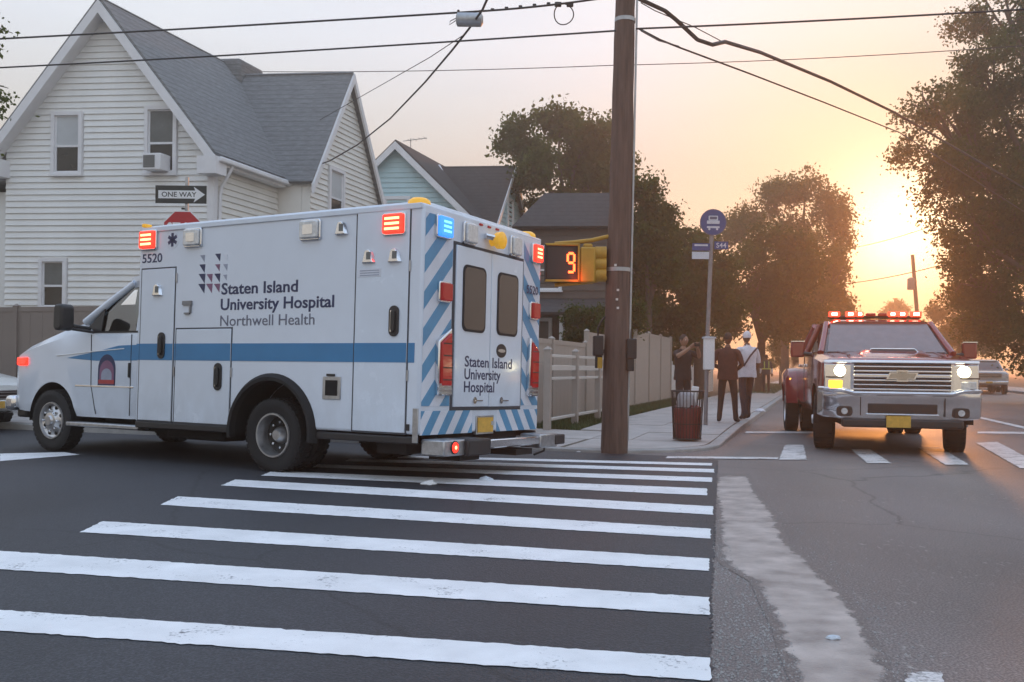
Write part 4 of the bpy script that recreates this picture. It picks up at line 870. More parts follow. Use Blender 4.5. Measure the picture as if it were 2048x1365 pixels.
# ---- cab
def ringsec(x, w_, zb, zs, zt, wt=None):
    wt = wt or w_*.92; h = [(w_*.97, zb), (w_, zb+.10), (w_, zs-.25), (w_, zs), (wt, zt-.015), (wt*.62, zt)]
    return [Vector((x, a, b)) for a, b in h]+[Vector((x, -a, b)) for a, b in h[::-1]]
st = [(2.08, 1.0, .43, 1.38, 1.44, .985), (2.40, 1.0, .42, 1.38, 1.44, .985), (3.05, 1.0, .42, 1.39, 1.46, .975), (3.26, 1.0, .42, 1.41, 1.555, .955), (3.60, 1.0, .43, 1.37, 1.50, .925), (4.05, .99, .44, 1.28, 1.385, .90), (4.42, .975, .45, 1.20, 1.285, .88), (4.56, .955, .46, 1.15, 1.225, .86), (4.65, .92, .48, 1.08, 1.14, .83), (4.68, .88, .50, 1.0, 1.06, .80)]
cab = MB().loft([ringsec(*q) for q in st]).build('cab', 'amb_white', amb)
for sg in (1, -1): cut(cab, MB().lathe([(.455, sg*.55), (.455, sg*1.2)], (3.82, 0, .37), 'Y', 36))
cab.data.shade_smooth(); cab.data.set_sharp_from_angle(angle=R(32)); cab.rotation_euler = (AROLL, 0, 0)
rf = [ringsec(2.08, .92, 2.0, 2.05, 2.13, .82), ringsec(2.34, .91, 2.0, 2.05, 2.12, .80), ringsec(2.54, .87, 1.985, 2.015, 2.06, .75), ringsec(2.60, .85, 1.98, 1.99, 2.015, .72)]
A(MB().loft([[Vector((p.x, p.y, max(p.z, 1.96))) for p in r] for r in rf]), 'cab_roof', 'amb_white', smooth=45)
for sg in (1, -1):
    A(MB().tube([(2.52, sg*.865, 2.015), (2.88, sg*.91, 1.80), (3.27, sg*.955, 1.55)], [.038, .042, .05], 8), 'windscreen_pillar', 'amb_white', smooth=60)
    A(MB().hexa([Vector(p) for p in ((2.08, sg*.995, 1.42), (2.34, sg*.985, 1.42), (2.34, sg*.95, 1.42), (2.08, sg*.95, 1.42), (2.08, sg*.91, 2.04), (2.34, sg*.90, 2.04), (2.34, sg*.86, 2.04), (2.08, sg*.86, 2.04))]), 'door_pillar', 'amb_white', bevel=.01)
    A(MB().hexa([Vector(p) for p in ((2.345, sg*.970, 1.43), (3.20, sg*.955, 1.43), (3.20, sg*.95, 1.43), (2.345, sg*.965, 1.43), (2.345, sg*.88, 2.0), (2.53, sg*.868, 2.0), (2.53, sg*.863, 2.0), (2.345, sg*.875, 2.0))]), 'side_window', 'cab_glass')
    A(MB().prism([Vector((2.95, sg*.972, 1.44)), Vector((3.26, sg*.965, 1.44)), Vector((2.95, sg*.925, 1.72))], (0, .012*sg, 0)), 'quarter_panel', 'black_plastic')
    A(MB().box((2.63, sg*.985, 1.432), (.95, .02, .02)), 'window_seal', 'black_plastic')
    MBm = MB().prism([Vector((3.19+a, sg*1.22, 1.585+b)) for a, b in rrect(.16, .31, .06)], (0, .18*sg, 0))
    if sg > 0:
        mr_ = A(MBm, 'door_mirror', 'black_plastic', bevel=.03, seg=3); MB().tube([(3.18, 1.25, 1.50), (3.12, 1.0, 1.47)], .022, 8).build('arm', 'black_plastic', mr_); MB().tube([(3.18, 1.25, 1.46), (3.06, 1.0, 1.43)], .018, 8).build('arm', 'black_plastic', mr_)
    else:
        mr_ = A(MBm, 'door_mirror', 'black_plastic', bevel=.03, seg=3); MB().tube([(3.18, -1.25, 1.50), (3.12, -1.0, 1.47)], .022, 8).build('arm', 'black_plastic', mr_)
    # door seams, lower moulding, handle
    for q in (((2.38, .46), (2.38, 1.40)), ((3.08, .80), (3.10, 1.40)), ((3.08, .80), (2.98, .46))):
        (xa, za), (xb, zb_) = q; A(MB().tube([(xa, sg*1.0015, za), (xb, sg*1.0015, zb_)], .006, 5), 'door_seam', 'seam_dark')
    A(MB().box((2.85, sg*1.0, .79), (1.05, .012, .022)), 'moulding', 'chrome', bevel=.004)
    A(MB().box((2.40, sg*1.005, .985), (.028, .03, .17)), 'door_handle', 'black_plastic', bevel=.008)
    A(MB().box((2.72, sg*1.04, .335), (1.28, .17, .05)), 'running_board', 'brushed', bevel=.012)
    A(MB().prism([Vector((x, sg*1.0, z)) for x, z in ((2.10, 1.285), (2.10, 1.10), (3.0, 1.09), (3.55, 1.12), (3.0, 1.20), (2.6, 1.27))], (0, .003*sg, 0)), 'blue_band', 'amb_blue')
    A(MB().tube([Vector((x, sg*(1.003), z)) for x, z in ((2.5, 1.235), (3.0, 1.205), (3.5, 1.165), (3.75, 1.15))], .007, 5), 'pin_stripe', 'sign_white')
    A(MB().box((4.47, sg*.968, 1.075), (.25, .05, .10), Matrix.Rotation(-sg*.16, 3, 'Z')), 'side_marker', 'lens_red_lit' if sg > 0 else 'lens_amber', bevel=.015)
    A(MB().prism([Vector((4.665, sg*.60+a, .95+b)) for a, b in rrect(.36, .20, .03)], (.04, 0, 0)), 'headlight', 'lamp_clear', bevel=.01)
ws = A(MB().hexa([Vector(p) for p in ((3.25, .93, 1.55), (3.25, -.93, 1.55), (3.23, -.93, 1.55), (3.23, .93, 1.55), (2.58, .83, 1.995), (2.58, -.83, 1.995), (2.56, -.83, 1.995), (2.56, .83, 1.995))]), 'windscreen', 'cab_glass')
A(MB().box((2.16, 0, 1.72), (.04, 1.7, .55)), 'cab_bulkhead', 'black_plastic')
for sg in (1, -1): A(MB().box((2.28, sg*.42, 1.55), (.14, .42, .32)), 'seat', 'cloth_black', bevel=.05)
A(MB().box((2.95, 0, 1.46), (.30, 1.6, .07)), 'dashboard', 'black_plastic', bevel=.03)
A(MB().lathe([(.17, 0), (.185, .012), (.17, .024), (.155, .012), (.17, 0)], (2.78, .42, 1.53), 'X', 24), 'steering_wheel', 'black_plastic', smooth=60)
A(MB().tube([(3.12, -.15, 1.49), (2.92, -.45, 1.63)], .008, 5), 'wiper', 'black_plastic')
gr = A(MB().box((4.685, 0, .93), (.03, .78, .28)), 'grille', 'grille_dark')
for k in range(4): MB().box((4.706, 0, .84+k*.06), (.02, .76, .014)).build('grille_bar', 'chrome', gr)
A(MB().box((4.72, 0, .545), (.20, 1.96, .19)), 'front_bumper', 'chrome', bevel=.05, seg=3); A(MB().box((4.65, 0, .42), (.2, 1.7, .12)), 'valance', 'black_plastic', bevel=.03)
# door emblem: arched shield, dark blue over red and grey
def arch(x, z, w_, h_, y):
    P = [Vector((x-w_/2, y, z-h_/2)), Vector((x+w_/2, y, z-h_/2))]
    for k in range(13): a = PI*k/12; P.append(Vector((x+math.cos(a)*w_/2, y, z+h_*.02+math.sin(a)*h_*.48)))
    return P
for w_, h_, m, y, dz in ((.40, .50, 'chev_white', 1.0005, 0), (.37, .47, 'ink_navy', 1.002, 0), (.30, .36, 'ink_plum', 1.0035, -.03), (.22, .22, 'ink_pale', 1.005, -.07)):
    A(MB().prism(arch(2.80, .985-.0+dz, w_*.85, h_*.78, y), (0, .0012, 0)), 'door_emblem', m)
A(MB().box((2.80, 1.0055, .845), (.28, .003, .045)), 'door_emblem', 'ink_red')
stext('EMS', 2.86, .832, .13, .028, 'chev_white', .01, -.148) if False else None
wheel(amb, 3.82, 1.0, .375, .22, 1, dish=0, steer=R(0)); wheel(amb, 3.82, -1.0, .375, .22, -1)
for sg in (1, -1):
    wheel(amb, .03, sg*1.13, .375, .21, sg, dish=.15); wheel(amb, .03, sg*.86, .375, .21, sg, dish=.02, fine=False)

# ================================================================== red pickup
Bk = Vector((.215, .9766, 0)); tyaw = math.atan2(-Bk.y, -Bk.x)
TC = Vector((5.13, 12.5, 0))
trk = thing('red_pickup', 'red fire department pickup with lit headlights and red roof light bar facing the crosswalk', 'pickup', Matrix.Translation(TC+Vector((0, 0, .002))) @ Matrix.Rotation(tyaw, 4, 'Z'))
def T(mb, name, m, parent=None, bevel=0, smooth=None, seg=2): return mb.build(name, m, parent or trk, bevel, smooth, seg)
def sec2(x, w_, zb, zs, zt, wt, crown=.02):
    h = [(w_*.95, zb), (w_, zb+.12), (w_*1.005, zs-.3), (w_, zs), (wt, zt), (wt*.5, zt+crown)]
    return [Vector((x, a, b)) for a, b in h]+[Vector((x, -a, b)) for a, b in h[::-1]]
st = [(-.10, .80, .82, 1.14, 1.20, .76), (-.14, .88, .81, 1.16, 1.235, .84), (-.26, .975, .80, 1.21, 1.272, .88), (-.34, .985, .56, 1.215, 1.28, .88), (-.6, 1.005, .52, 1.25, 1.315, .90), (-1.1, 1.01, .50, 1.28, 1.35, .92), (-1.38, 1.01, .50, 1.30, 1.37, .94), (-1.7, 1.01, .50, 1.32, 1.37, .97), (-3.8, 1.01, .50, 1.33, 1.38, .97), (-3.9, 1.0, .50, 1.36, 1.42, .98), (-6.15, .99, .55, 1.37, 1.43, .98)]
tb = MB().loft([sec2(*q) for q in st]).build('body', 'truck_red', trk)
for sg in (1, -1): cut(tb, MB().lathe([(.50, sg*.5), (.50, sg*1.4)], (-.98, 0, .43), 'Y', 36))
tb.data.shade_smooth(); tb.data.set_sharp_from_angle(angle=R(30))
well(T, -.98, .43, .50, .52, .995)
# hood bulge and scoop
hb = [[Vector((x, y, z)) for y, z in ((.50, z0), (.38, z0+h), (-.38, z0+h), (-.50, z0), (0, z0-.05))] for x, z0, h in ((-.18, 1.255, .0), (-.42, 1.29, .030), (-.72, 1.325, .075), (-.80, 1.33, .075), (-1.34, 1.365, .02))]
T(MB().loft(hb), 'hood_bulge', 'truck_red', smooth=40, bevel=.015)
T(MB().hexa([Vector(p) for p in ((-.62, .32, 1.355), (-.62, -.32, 1.355), (-.66, -.34, 1.35), (-.66, .34, 1.35), (-.70, .27, 1.412), (-.70, -.27, 1.412), (-.74, -.27, 1.40), (-.74, .27, 1.40))]), 'hood_scoop', 'grille_dark')
T(MB().tube([(-.612, .33, 1.352), (-.612, -.33, 1.352), (-.70, -.285, 1.416), (-.70, .285, 1.416), (-.612, .33, 1.352)], .011, 6), 'scoop_trim', 'chrome')
# greenhouse: glass core with painted roof and pillars
gh = [(-1.30, .86, 1.37), (-2.02, .73, 1.82), (-2.15, .74, 1.845), (-3.35, .74, 1.85), (-3.80, .80, 1.37)]
T(MB().loft([[Vector((x, w_, z)), Vector((x, -w_, z)), Vector((x-.02, -w_*1.02, 1.34)), Vector((x-.02, w_*1.02, 1.34))] for x, w_, z in gh]), 'cab_glass', 'truck_glass', bevel=.02)
T(MB().loft([[Vector((x, w_, z)), Vector((x, w_*.8, z+.05)), Vector((x, -w_*.8, z+.05)), Vector((x, -w_, z)), Vector((x, -w_*.9, z-.03)), Vector((x, w_*.9, z-.03))] for x, w_, z in ((-1.985, .735, 1.815), (-2.15, .765, 1.85), (-3.30, .765, 1.855), (-3.45, .74, 1.83))]), 'roof', 'truck_red', smooth=40)
for sg in (1, -1):
    T(MB().tube([(-1.27, sg*.90, 1.36), (-1.65, sg*.82, 1.60), (-2.03, sg*.75, 1.83)], [.05, .045, .045], 8), 'windscreen_pillar', 'truck_red', smooth=60)
    T(MB().tube([(-2.75, sg*.985, 1.36), (-2.75, sg*.77, 1.84)], .05, 8), 'door_pillar', 'truck_red', smooth=60); T(MB().tube([(-3.82, sg*.97, 1.36), (-3.42, sg*.77, 1.84)], .07, 8), 'rear_pillar', 'truck_red', smooth=60)
    m_ = T(MB().box((-1.62, sg*1.20, 1.42), (.10, .20, .24)), 'door_mirror', 'truck_red', bevel=.03, seg=3); MB().tube([(-1.60, sg*1.12, 1.36), (-1.58, sg*.99, 1.34)], .03, 8).build('arm', 'black_plastic', m_); MB().box((-1.57, sg*1.20, 1.54), (.04, .20, .014)).build('cap_trim', 'chrome', m_)
    # rear dual fender and wheels
    fd = MB().loft([[Vector((x, sg*.985, .52)), Vector((x, sg*(.99+o_), .52)), Vector((x, sg*(.99+o_), z-.1)), Vector((x, sg*(.99+o_*.7), z)), Vector((x, sg*.985, z+.02))] for x, o_, z in ((-4.25, .02, .80), (-4.40, .17, 1.02), (-4.7, .22, 1.13), (-5.2, .22, 1.13), (-5.5, .17, 1.02), (-5.65, .02, .80))]).build('dual_fender', 'truck_red', trk, smooth=45)
    cut(fd, MB().lathe([(.47, sg*.5), (.47, sg*1.5)], (-4.95, 0, .42), 'Y', 32))
    T(MB().box((-4.39, sg*1.10, .95), (.03, .05, .03)), 'fender_marker', 'lamp_amber_lit')
    wheel(trk, -4.95, sg*1.17, .40, .24, sg, dish=.15); wheel(trk, -4.95, sg*.88, .40, .24, sg, dish=.02, fine=False)
    wheel(trk, -.98, sg*1.0, .405, .27, sg, steer=R(-9))
    # headlamp stack
    hl = T(MB().hexa([Vector(p) for p in ((.0, sg*.60, .85), (-.10, sg*.965, .87), (-.16, sg*.965, .87), (-.10, sg*.60, .85), (-.005, sg*.60, 1.19), (-.11, sg*.965, 1.20), (-.17, sg*.965, 1.20), (-.11, sg*.60, 1.19))]), 'headlight', 'chrome', bevel=.012)
    MB().lathe([(.001, .02), (.055, .014), (.072, -.02)], (-.005, sg*.775, 1.105), 'X', 20).build('bulb', 'headlamp_lit', hl, smooth=60)
    MB().box((-.045, sg*.79, .93), (.04, .26, .10), Matrix.Rotation(-sg*.27, 3, 'Z')).build('turn_signal', 'lamp_amber_lit' if sg < 0 else 'lamp_clear', hl, bevel=.01)
    MB().box((-.035, sg*.79, 1.02), (.03, .33, .018), Matrix.Rotation(-sg*.27, 3, 'Z')).build('divider', 'black_plastic', hl)
    T(MB().prism([Vector((.045, sg*.72+a, .57+b)) for a, b in rrect(.20, .13, .04)], (.02, 0, 0)), 'fog_lamp', 'grille_dark', bevel=.005); T(MB().lathe([(.045, .06), (.04, .075)], (0, sg*.72, .57), 'X', 16), 'fog_lens', 'lamp_clear')
    T(MB().box((.0, sg*.84, .78), (.012, .3, .012)), 'trim_bar', 'chrome')
# grille
gr = T(MB().box((-.02, 0, 1.02), (.05, 1.22, .38)), 'grille', 'grille_dark', bevel=.01)
for z, h in ((1.165, .018), (1.105, .022), (.985, .022), (.925, .016), (.865, .022)): MB().box((.012, 0, z), (.028, 1.20, h)).build('grille_bar', 'chrome', gr, bevel=.005)
MB().box((.016, 0, 1.045), (.03, 1.20, .045)).build('grille_bar', 'chrome', gr, bevel=.008)
T(MB().loft([[Vector((x, y, z)) for x, z in ((-.01+d, 1.205), (.03+d, 1.215), (.02+d, 1.25), (-.03+d, 1.255))] for y, d in ((-.97, -.12), (-.62, -.02), (0, 0), (.62, -.02), (.97, -.12))]), 'hood_trim', 'chrome', bevel=.006)
bt = [(-.20, -.045), (-.07, -.045), (-.07, -.075), (.07, -.075), (.07, -.045), (.16, -.045), (.20, .045), (.07, .045), (.07, .075), (-.07, .075), (-.07, .045), (-.16, .045)]
T(MB().prism([Vector((.030, y, 1.045+z)) for y, z in bt], (.012, 0, 0)), 'bow_tie_emblem', 'chrome'); T(MB().prism([Vector((.042, y*.88, 1.045+z*.78)) for y, z in bt], (.006, 0, 0)), 'bow_tie_emblem', 'gold_badge')
# chrome bumper, swept back at its ends
bp = [[Vector((x+d, y, z)) for x, z in ((-.05, .46+q), (.045, .47+q), (.065, .60), (.06, .70), (.075, .74), (.07, .83), (-.05, .84))] for y, d, q in ((-1.03, -.30, .04), (-.98, -.17, .02), (-.75, -.03, 0), (-.46, .0, .0), (.46, .0, .0), (.75, -.03, 0), (.98, -.17, .02), (1.03, -.30, .04))]
T(MB().loft(bp), 'front_bumper', 'chrome', smooth=40, bevel=.01)
T(MB().loft([[Vector((x+d, y, z+q)) for x, z in ((.03, .775), (.095, .785), (.10, .825), (.03, .845))] for y, d, q in ((-1.035, -.30, .05), (-.98, -.16, .05), (-.76, -.03, .04), (-.60, .0, .0), (.60, .0, .0), (.76, -.03, .04), (.98, -.16, .05), (1.035, -.30, .05))]), 'bumper_lip', 'chrome', smooth=35, bevel=.008)
for sg in (1, -1):
    T(MB().box((.05, sg*.52, .64), (.05, .012, .24)), 'bumper_joint', 'grille_dark'); T(MB().tube([(-.30, sg*.62, 1.318), (-.8, sg*.60, 1.352), (-1.3, sg*.66, 1.385)], .012, 6), 'hood_crease', 'truck_red', smooth=60)
    T(MB().tube([(-1.32, sg*1.012, .62), (-1.32, sg*1.012, 1.30)], .006, 5), 'door_seam', 'seam_dark'); T(MB().tube([(-2.72, sg*1.012, .62), (-2.72, sg*1.012, 1.32)], .006, 5), 'door_seam', 'seam_dark'); T(MB().tube([(-.32, sg*.97, 1.22), (-1.2, sg*.955, 1.30)], .006, 5), 'hood_seam', 'seam_dark')
    for x in (-2.55, -3.6): T(MB().box((x, sg*1.02, 1.18), (.2, .03, .05)), 'door_handle', 'chrome', bevel=.01)
T(MB().box((-.02, 0, 1.0), (.03, 1.26, .012)), 'grille_divider', 'grille_dark')
for sg in (1, -1): T(MB().hexa([Vector((x, sg*y, z)) for x, y, z in ((.02, .60, .84), (.0, .64, .84), (-.03, .64, .84), (-.01, .60, .84), (.015, .60, 1.20), (-.005, .64, 1.20), (-.035, .64, 1.20), (-.015, .60, 1.20))]), 'grille_surround', 'chrome')
T(MB().box((.062, 0, .615), (.02, .86, .13)), 'bumper_intake', 'grille_dark', bevel=.01); T(MB().box((.072, 0, .535), (.02, .90, .022)), 'bumper_trim', 'chrome', bevel=.006)
T(MB().box((.0, 0, .42), (.18, 1.5, .12)), 'valance', 'black_plastic', bevel=.03); T(MB().box((.10, -.05, .445), (.012, .30, .15)), 'licence_plate', 'plate_gold'); T(MB().box((-3.2, 0, .42), (5.4, 1.3, .16)), 'chassis', 'under_black')
# roof light bar
lb = T(MB().box((-2.45, 0, 1.945), (.26, 1.36, .045)), 'light_bar', 'black_plastic', bevel=.015)
for y, w_, hot in ((-.60, .16, 1), (-.36, .14, 1), (-.22, .10, 1), (.26, .12, 1), (.40, .13, 1), (.60, .16, 1), (-.06, .14, 0), (.11, .12, 0)):
    MB().box((-2.33, y, 1.99 if hot else 1.982), (.09, w_, .08 if hot else .045)).build('lamp', 'beacon_red' if hot else 'lens_red', lb, bevel=.012)
    if hot: MB().box((-2.282, y, 1.99), (.012, w_*.5, .042)).build('bulb', 'lamp_white_hot', lb, bevel=.004)
for y in (-.45, .45): MB().box((-2.45, y, 1.91), (.08, .06, .04)).build('foot', 'black_plastic', lb)
T(MB().hexa([Vector(p) for p in ((-1.285, .80, 1.385), (-1.285, -.80, 1.385), (-1.30, -.80, 1.36), (-1.30, .80, 1.36), (-1.985, .69, 1.822), (-1.985, -.69, 1.822), (-2.0, -.69, 1.80), (-2.0, .69, 1.80))]), 'windscreen', 'windscreen_grey')
wp = T(MB().tube([(-1.36, .05, 1.40), (-1.62, -.16, 1.565)], .008, 5), 'wiper', 'black_plastic')

# ================================================================== parked vehicles
def car(name, label, cat, pos, fwd, paint, kind='sedan', lamps='lamp_clear', group=None):
    fwd = Vector(fwd).normalized(); t = thing(name, label, cat, Matrix.Translation((pos[0], pos[1], .002)) @ Matrix.Rotation(math.atan2(fwd.y, fwd.x), 4, 'Z'), group)
    if kind == 'sedan':
        st = [(2.25, .62, .45, .62, .70, .55), (2.18, .78, .32, .66, .76, .66), (1.9, .87, .26, .72, .84, .74), (1.2, .90, .24, .80, .95, .80), (.75, .90, .24, .86, .99, .84), (-1.5, .90, .24, .90, 1.02, .84), (-2.1, .86, .28, .88, .99, .76), (-2.3, .74, .40, .80, .92, .66)]
        gh = [(.95, .76, .96), (.25, .60, 1.40), (-.2, .60, 1.46), (-1.0, .58, 1.42), (-1.75, .68, 1.0)]; wx = (1.4, -1.35); r = .33; rr = .40
    else:
        st = [(2.85, .80, .60, 1.0, 1.08, .7), (2.80, .90, .50, 1.03, 1.13, .78), (2.6, .95, .45, 1.08, 1.18, .82), (1.6, .97, .42, 1.14, 1.24, .86), (1.3, .97, .42, 1.18, 1.26, .90), (-.8, .97, .42, 1.22, 1.28, .92), (-.9, .96, .42, 1.22, 1.30, .94), (-2.8, .95, .48, 1.22, 1.30, .94)]
        gh = [(1.45, .84, 1.25), (.75, .70, 1.74), (.5, .70, 1.80), (-.55, .70, 1.80), (-.85, .78, 1.27)]; wx = (1.9, -1.7); r = .39; rr = .46
    b = MB().loft([sec2(*q) for q in st]).build('body', paint, t)
    for x in wx:
        for sg in (1, -1): cut(b, MB().lathe([(rr, sg*.5), (rr, sg*1.3)], (x, 0, r+.01), 'Y', 28))
    b.data.shade_smooth(); b.data.set_sharp_from_angle(angle=R(30))
    zb = gh[0][2]-.04
    MB().loft([[Vector((x, w_, z)), Vector((x, -w_, z)), Vector((x, -w_*1.08, zb)), Vector((x, w_*1.08, zb))] for x, w_, z in gh]).build('windows', 'truck_glass', t, bevel=.03)
    MB().loft([[Vector((x, w_, z)), Vector((x, w_*.8, z+.035)), Vector((x, -w_*.8, z+.035)), Vector((x, -w_, z)), Vector((x, 0, z-.03))] for x, w_, z in [(a+.03, b_+.02, c_-.01) for a, b_, c_ in gh[1:4]]]).build('roof', paint, t, smooth=40)
    for sg in (1, -1):
        for p, q in ((gh[0], gh[1]), (gh[4], gh[3])): MB().tube([(p[0], sg*(p[1]+.03), p[2]-.02), (q[0], sg*(q[1]+.015), q[2])], .04, 7).build('pillar', paint, t, smooth=60)
        MB().tube([((gh[2][0]+gh[3][0])/2-.1, sg*(gh[0][1]+.05), zb+.02), ((gh[2][0]+gh[3][0])/2-.1, sg*(gh[2][1]+.015), gh[2][2])], .035, 7).build('pillar', paint, t, smooth=60)
        MB().box((gh[0][0]-.15, sg*(gh[0][1]+.22), zb+.08), (.10, .16, .12)).build('door_mirror', paint, t, bevel=.03)
        for x in wx: wheel(t, x, sg*(.90 if kind == 'sedan' else .97), r, .22, sg, fine=False)
        fx, fz, fw = (2.16, .66, .62) if kind == 'sedan' else (2.82, .98, .74)
        MB().box((fx, sg*fw, fz), (.10, .26, .12 if kind == 'sedan' else .2), Matrix.Rotation(-sg*.35, 3, 'Z')).build('headlight', lamps, t, bevel=.02)
        MB().box((-2.24 if kind == 'sedan' else -2.8, sg*.66, .80 if kind == 'sedan' else 1.0), (.08, .26, .14)).build('tail_light', 'lens_red', t, bevel=.02)
    fx = 2.24 if kind == 'sedan' else 2.84
    g = MB().box((fx, 0, .56 if kind == 'sedan' else .96), (.04, .9 if kind == 'sedan' else 1.15, .16 if kind == 'sedan' else .24)).build('grille', 'grille_dark', t, bevel=.01)
    for k in range(3): MB().box((fx+.025, 0, (.51 if kind == 'sedan' else .88)+k*(.05 if kind == 'sedan' else .08)), (.02, .88 if kind == 'sedan' else 1.12, .015)).build('grille_bar', 'chrome', g)
    MB().box((fx-.02, 0, .42 if kind == 'sedan' else .62), (.14, 1.4 if kind == 'sedan' else 1.8, .16)).build('front_bumper', paint if kind == 'sedan' else 'chrome', t, bevel=.04)
    MB().box((fx+.055, 0, .42 if kind == 'sedan' else .62), (.01, .3, .11)).build('licence_plate', 'plate_gold', t)
    return t
car('parked_pickup', 'silver pickup parked by the right kerb beyond the red pickup', 'pickup', G(1992, 788)+Vector((-.25, 1.2, 0)), -eB, 'car_silver', 'pickup')
car('parked_car', 'dark car parked at the left kerb far down the street', 'car', S(-1.1, 52), -eB, 'car_dark')
car('parked_car', 'silver car parked on the right side far down the street', 'car', S(-BW+1.1, 66), -eB, 'car_silver')
car('parked_car', 'dark car parked behind the silver pickup', 'car', S(-BW+1.2, 50.5), -eB, 'car_dark')
q = S(11.2, -.95); car('white_car', 'pale car nosing in ahead of the ambulance bonnet', 'car', (-10.14, 15.4, 0), (.951, -.309, 0), 'car_white')

# ================================================================== utility pole and what hangs on it
def catenary(a, b, sag, n=24):
    a, b = Vector(a), Vector(b); return [a.lerp(b, i/n)-Vector((0, 0, 4*sag*(i/n)*(1-i/n))) for i in range(n+1)]
PB = G(1228, 897, .06); PD = PB.y
up = thing('utility_pole', 'tall dark brown wooden utility pole on the pavement corner', 'utility pole', PB)
ptop = D(1251, 0, PD)-PB; lean = Vector((ptop.x/ptop.z, 0, 1))
HP = 8.6
def pp(z): return Vector((lean.x*z, 0, z))
n = 24; MB().tube([pp(-.1+(HP+.1)*i/n)+Vector((random.gauss(0, .004), random.gauss(0, .004), 0)) for i in range(n+1)], [.178-.05*min(1, i/n*1.4)+random.gauss(0, .0015) for i in range(n+1)], 18).build('post', 'pole_wood', up, smooth=60)
for z in (2.30, 5.55): MB().tube([pp(z), pp(z+.05)], .178-.05*z/HP*1.4+.004, 18).build('band', 'galvanised', up, smooth=60)
for z, x in ((2.05, -.02), (1.93, -.03), (1.82, -.015), (2.37, -.06)): MB().box(pp(z)+Vector((x, -.168, 0)), (.03, .012, .028)).build('staple', 'vinyl_light', up)
MB().tube([pp(.1)+Vector((.168, -.05, 0)), pp(4.0)+Vector((.155, -.05, 0)), pp(HP-.4)+Vector((.135, -.04, 0))], .014, 6).build('ground_wire', 'galvanised', up)
MB().box(pp(HP-.35)+Vector((0, -.2, 0)), (2.4, .10, .12)).build('crossarm', 'pole_wood', up)
# push-button boxes either side of the pole, cable loop above
for sg, (px_, py_) in ((-1, (1196, 706)), (1, (1262, 712))):
    c = D(px_, py_, PD-.08)
    b = thing('signal_box', 'dark signal control box strapped to the %s face of the utility pole' % ('street' if sg < 0 else 'pavement'), 'signal box', c)
    MB().box((0, 0, .09), (.13, .17, .26)).build('housing', 'signal_black', b, bevel=.015); MB().box((sg*-.01, 0, -.12), (.09, .13, .16)).build('base', 'dark_metal', b, bevel=.012)
    MB().box((-sg*.09, .05, .02), (.10, .03, .05)).build('bracket', 'dark_metal', b)
    MB().tube([(0, .02, .2), (sg*.0, .03, .33), (-sg*.06, .05, .44), (-sg*.13, .06, .50)], .012, 6).build('conduit', 'dark_metal', b, smooth=60)
    if sg < 0: MB().box((.02, -.07, -.13), (.06, .02, .14)).build('lens', 'signal_yellow', b)
# pedestrian countdown and yellow signal on brackets
PS = PD-.15
c0 = D(1124, 526, PS); ps = thing('pedestrian_signal', 'pedestrian countdown signal showing a red 9 beside the utility pole', 'signal', c0)
hw_, hh_ = .215, .245
MB().box((0, .10, 0), (2*hw_, .20, 2*hh_)).build('housing', 'signal_black', ps, bevel=.02)
fr_ = MB()
for x, z, dx, dz in ((0, hh_-.012, 2*hw_+.02, .03), (0, -hh_+.012, 2*hw_+.02, .03), (-hw_, 0, .025, 2*hh_), (hw_, 0, .025, 2*hh_)): MB().box((x, -.01, z), (dx, .05, dz)).build('hood_frame', 'signal_yellow' if x >= 0 and dz < .1 or x > 0 else 'signal_black', ps, bevel=.006)
MB().box((-.02, -.002, 0), (.34, .006, .40)).build('screen', 'grille_dark', ps)
dgx, dw, dh = .115, .042, .08
for x, z, dx, dz in ((dgx, dh*1.5, dw*1.6, .03), (dgx, 0, dw*1.6, .03), (dgx, -dh*1.5, dw*1.6, .03), (dgx-dw, dh*.78, .026, dh*1.2), (dgx+dw, dh*.78, .026, dh*1.2), (dgx+dw, -dh*.78, .026, dh*1.2)):
    MB().box((x, -.012, z), (dx, .012, dz)).build('digit_segment', 'digit_red', ps, bevel=.004)
c1_ = D(1176, 527, PS); ts = thing('traffic_signal', 'yellow traffic signal head seen from the side between countdown and pole', 'signal', c1_)
MB().box((0, .1, -.02), (.20, .26, .46)).build('housing', 'signal_yellow', ts, bevel=.025); MB().box((0, .1, .23), (.12, .16, .06)).build('cap', 'signal_yellow', ts, bevel=.02)
for k in (-.14, .0, .14): MB().lathe([(.09, .10), (.092, .24), (.085, .24), (.083, .10)], (0, .1, k), 'X', 16).build('visor', 'signal_yellow', ts, smooth=40)
for (y0, y1) in ((483, 472), (566, 556)):
    MB().tube([D(1110, y0+3, PS)-c1_+Vector((0, .1, 0)), D(1150, y0, PS)-c1_+Vector((0, .1, 0)), D(1185, y0-4, PS)-c1_+Vector((0, .1, 0)), D(1226, y1-3, PS)-c1_+Vector((0, .13, 0))], .028, 8).build('bracket_arm', 'signal_yellow', ts, smooth=60)
sgl = bpy.data.lights.new('countdown_glow', 'POINT'); sgl.energy = .9; sgl.color = (1, .08, .02); sgl.shadow_soft_size = .05
lo_ = bpy.data.objects.new('countdown_glow', sgl); COL.objects.link(lo_); lo_.location = c0+Vector((.18, -.12, -.2)); lo_.parent = None

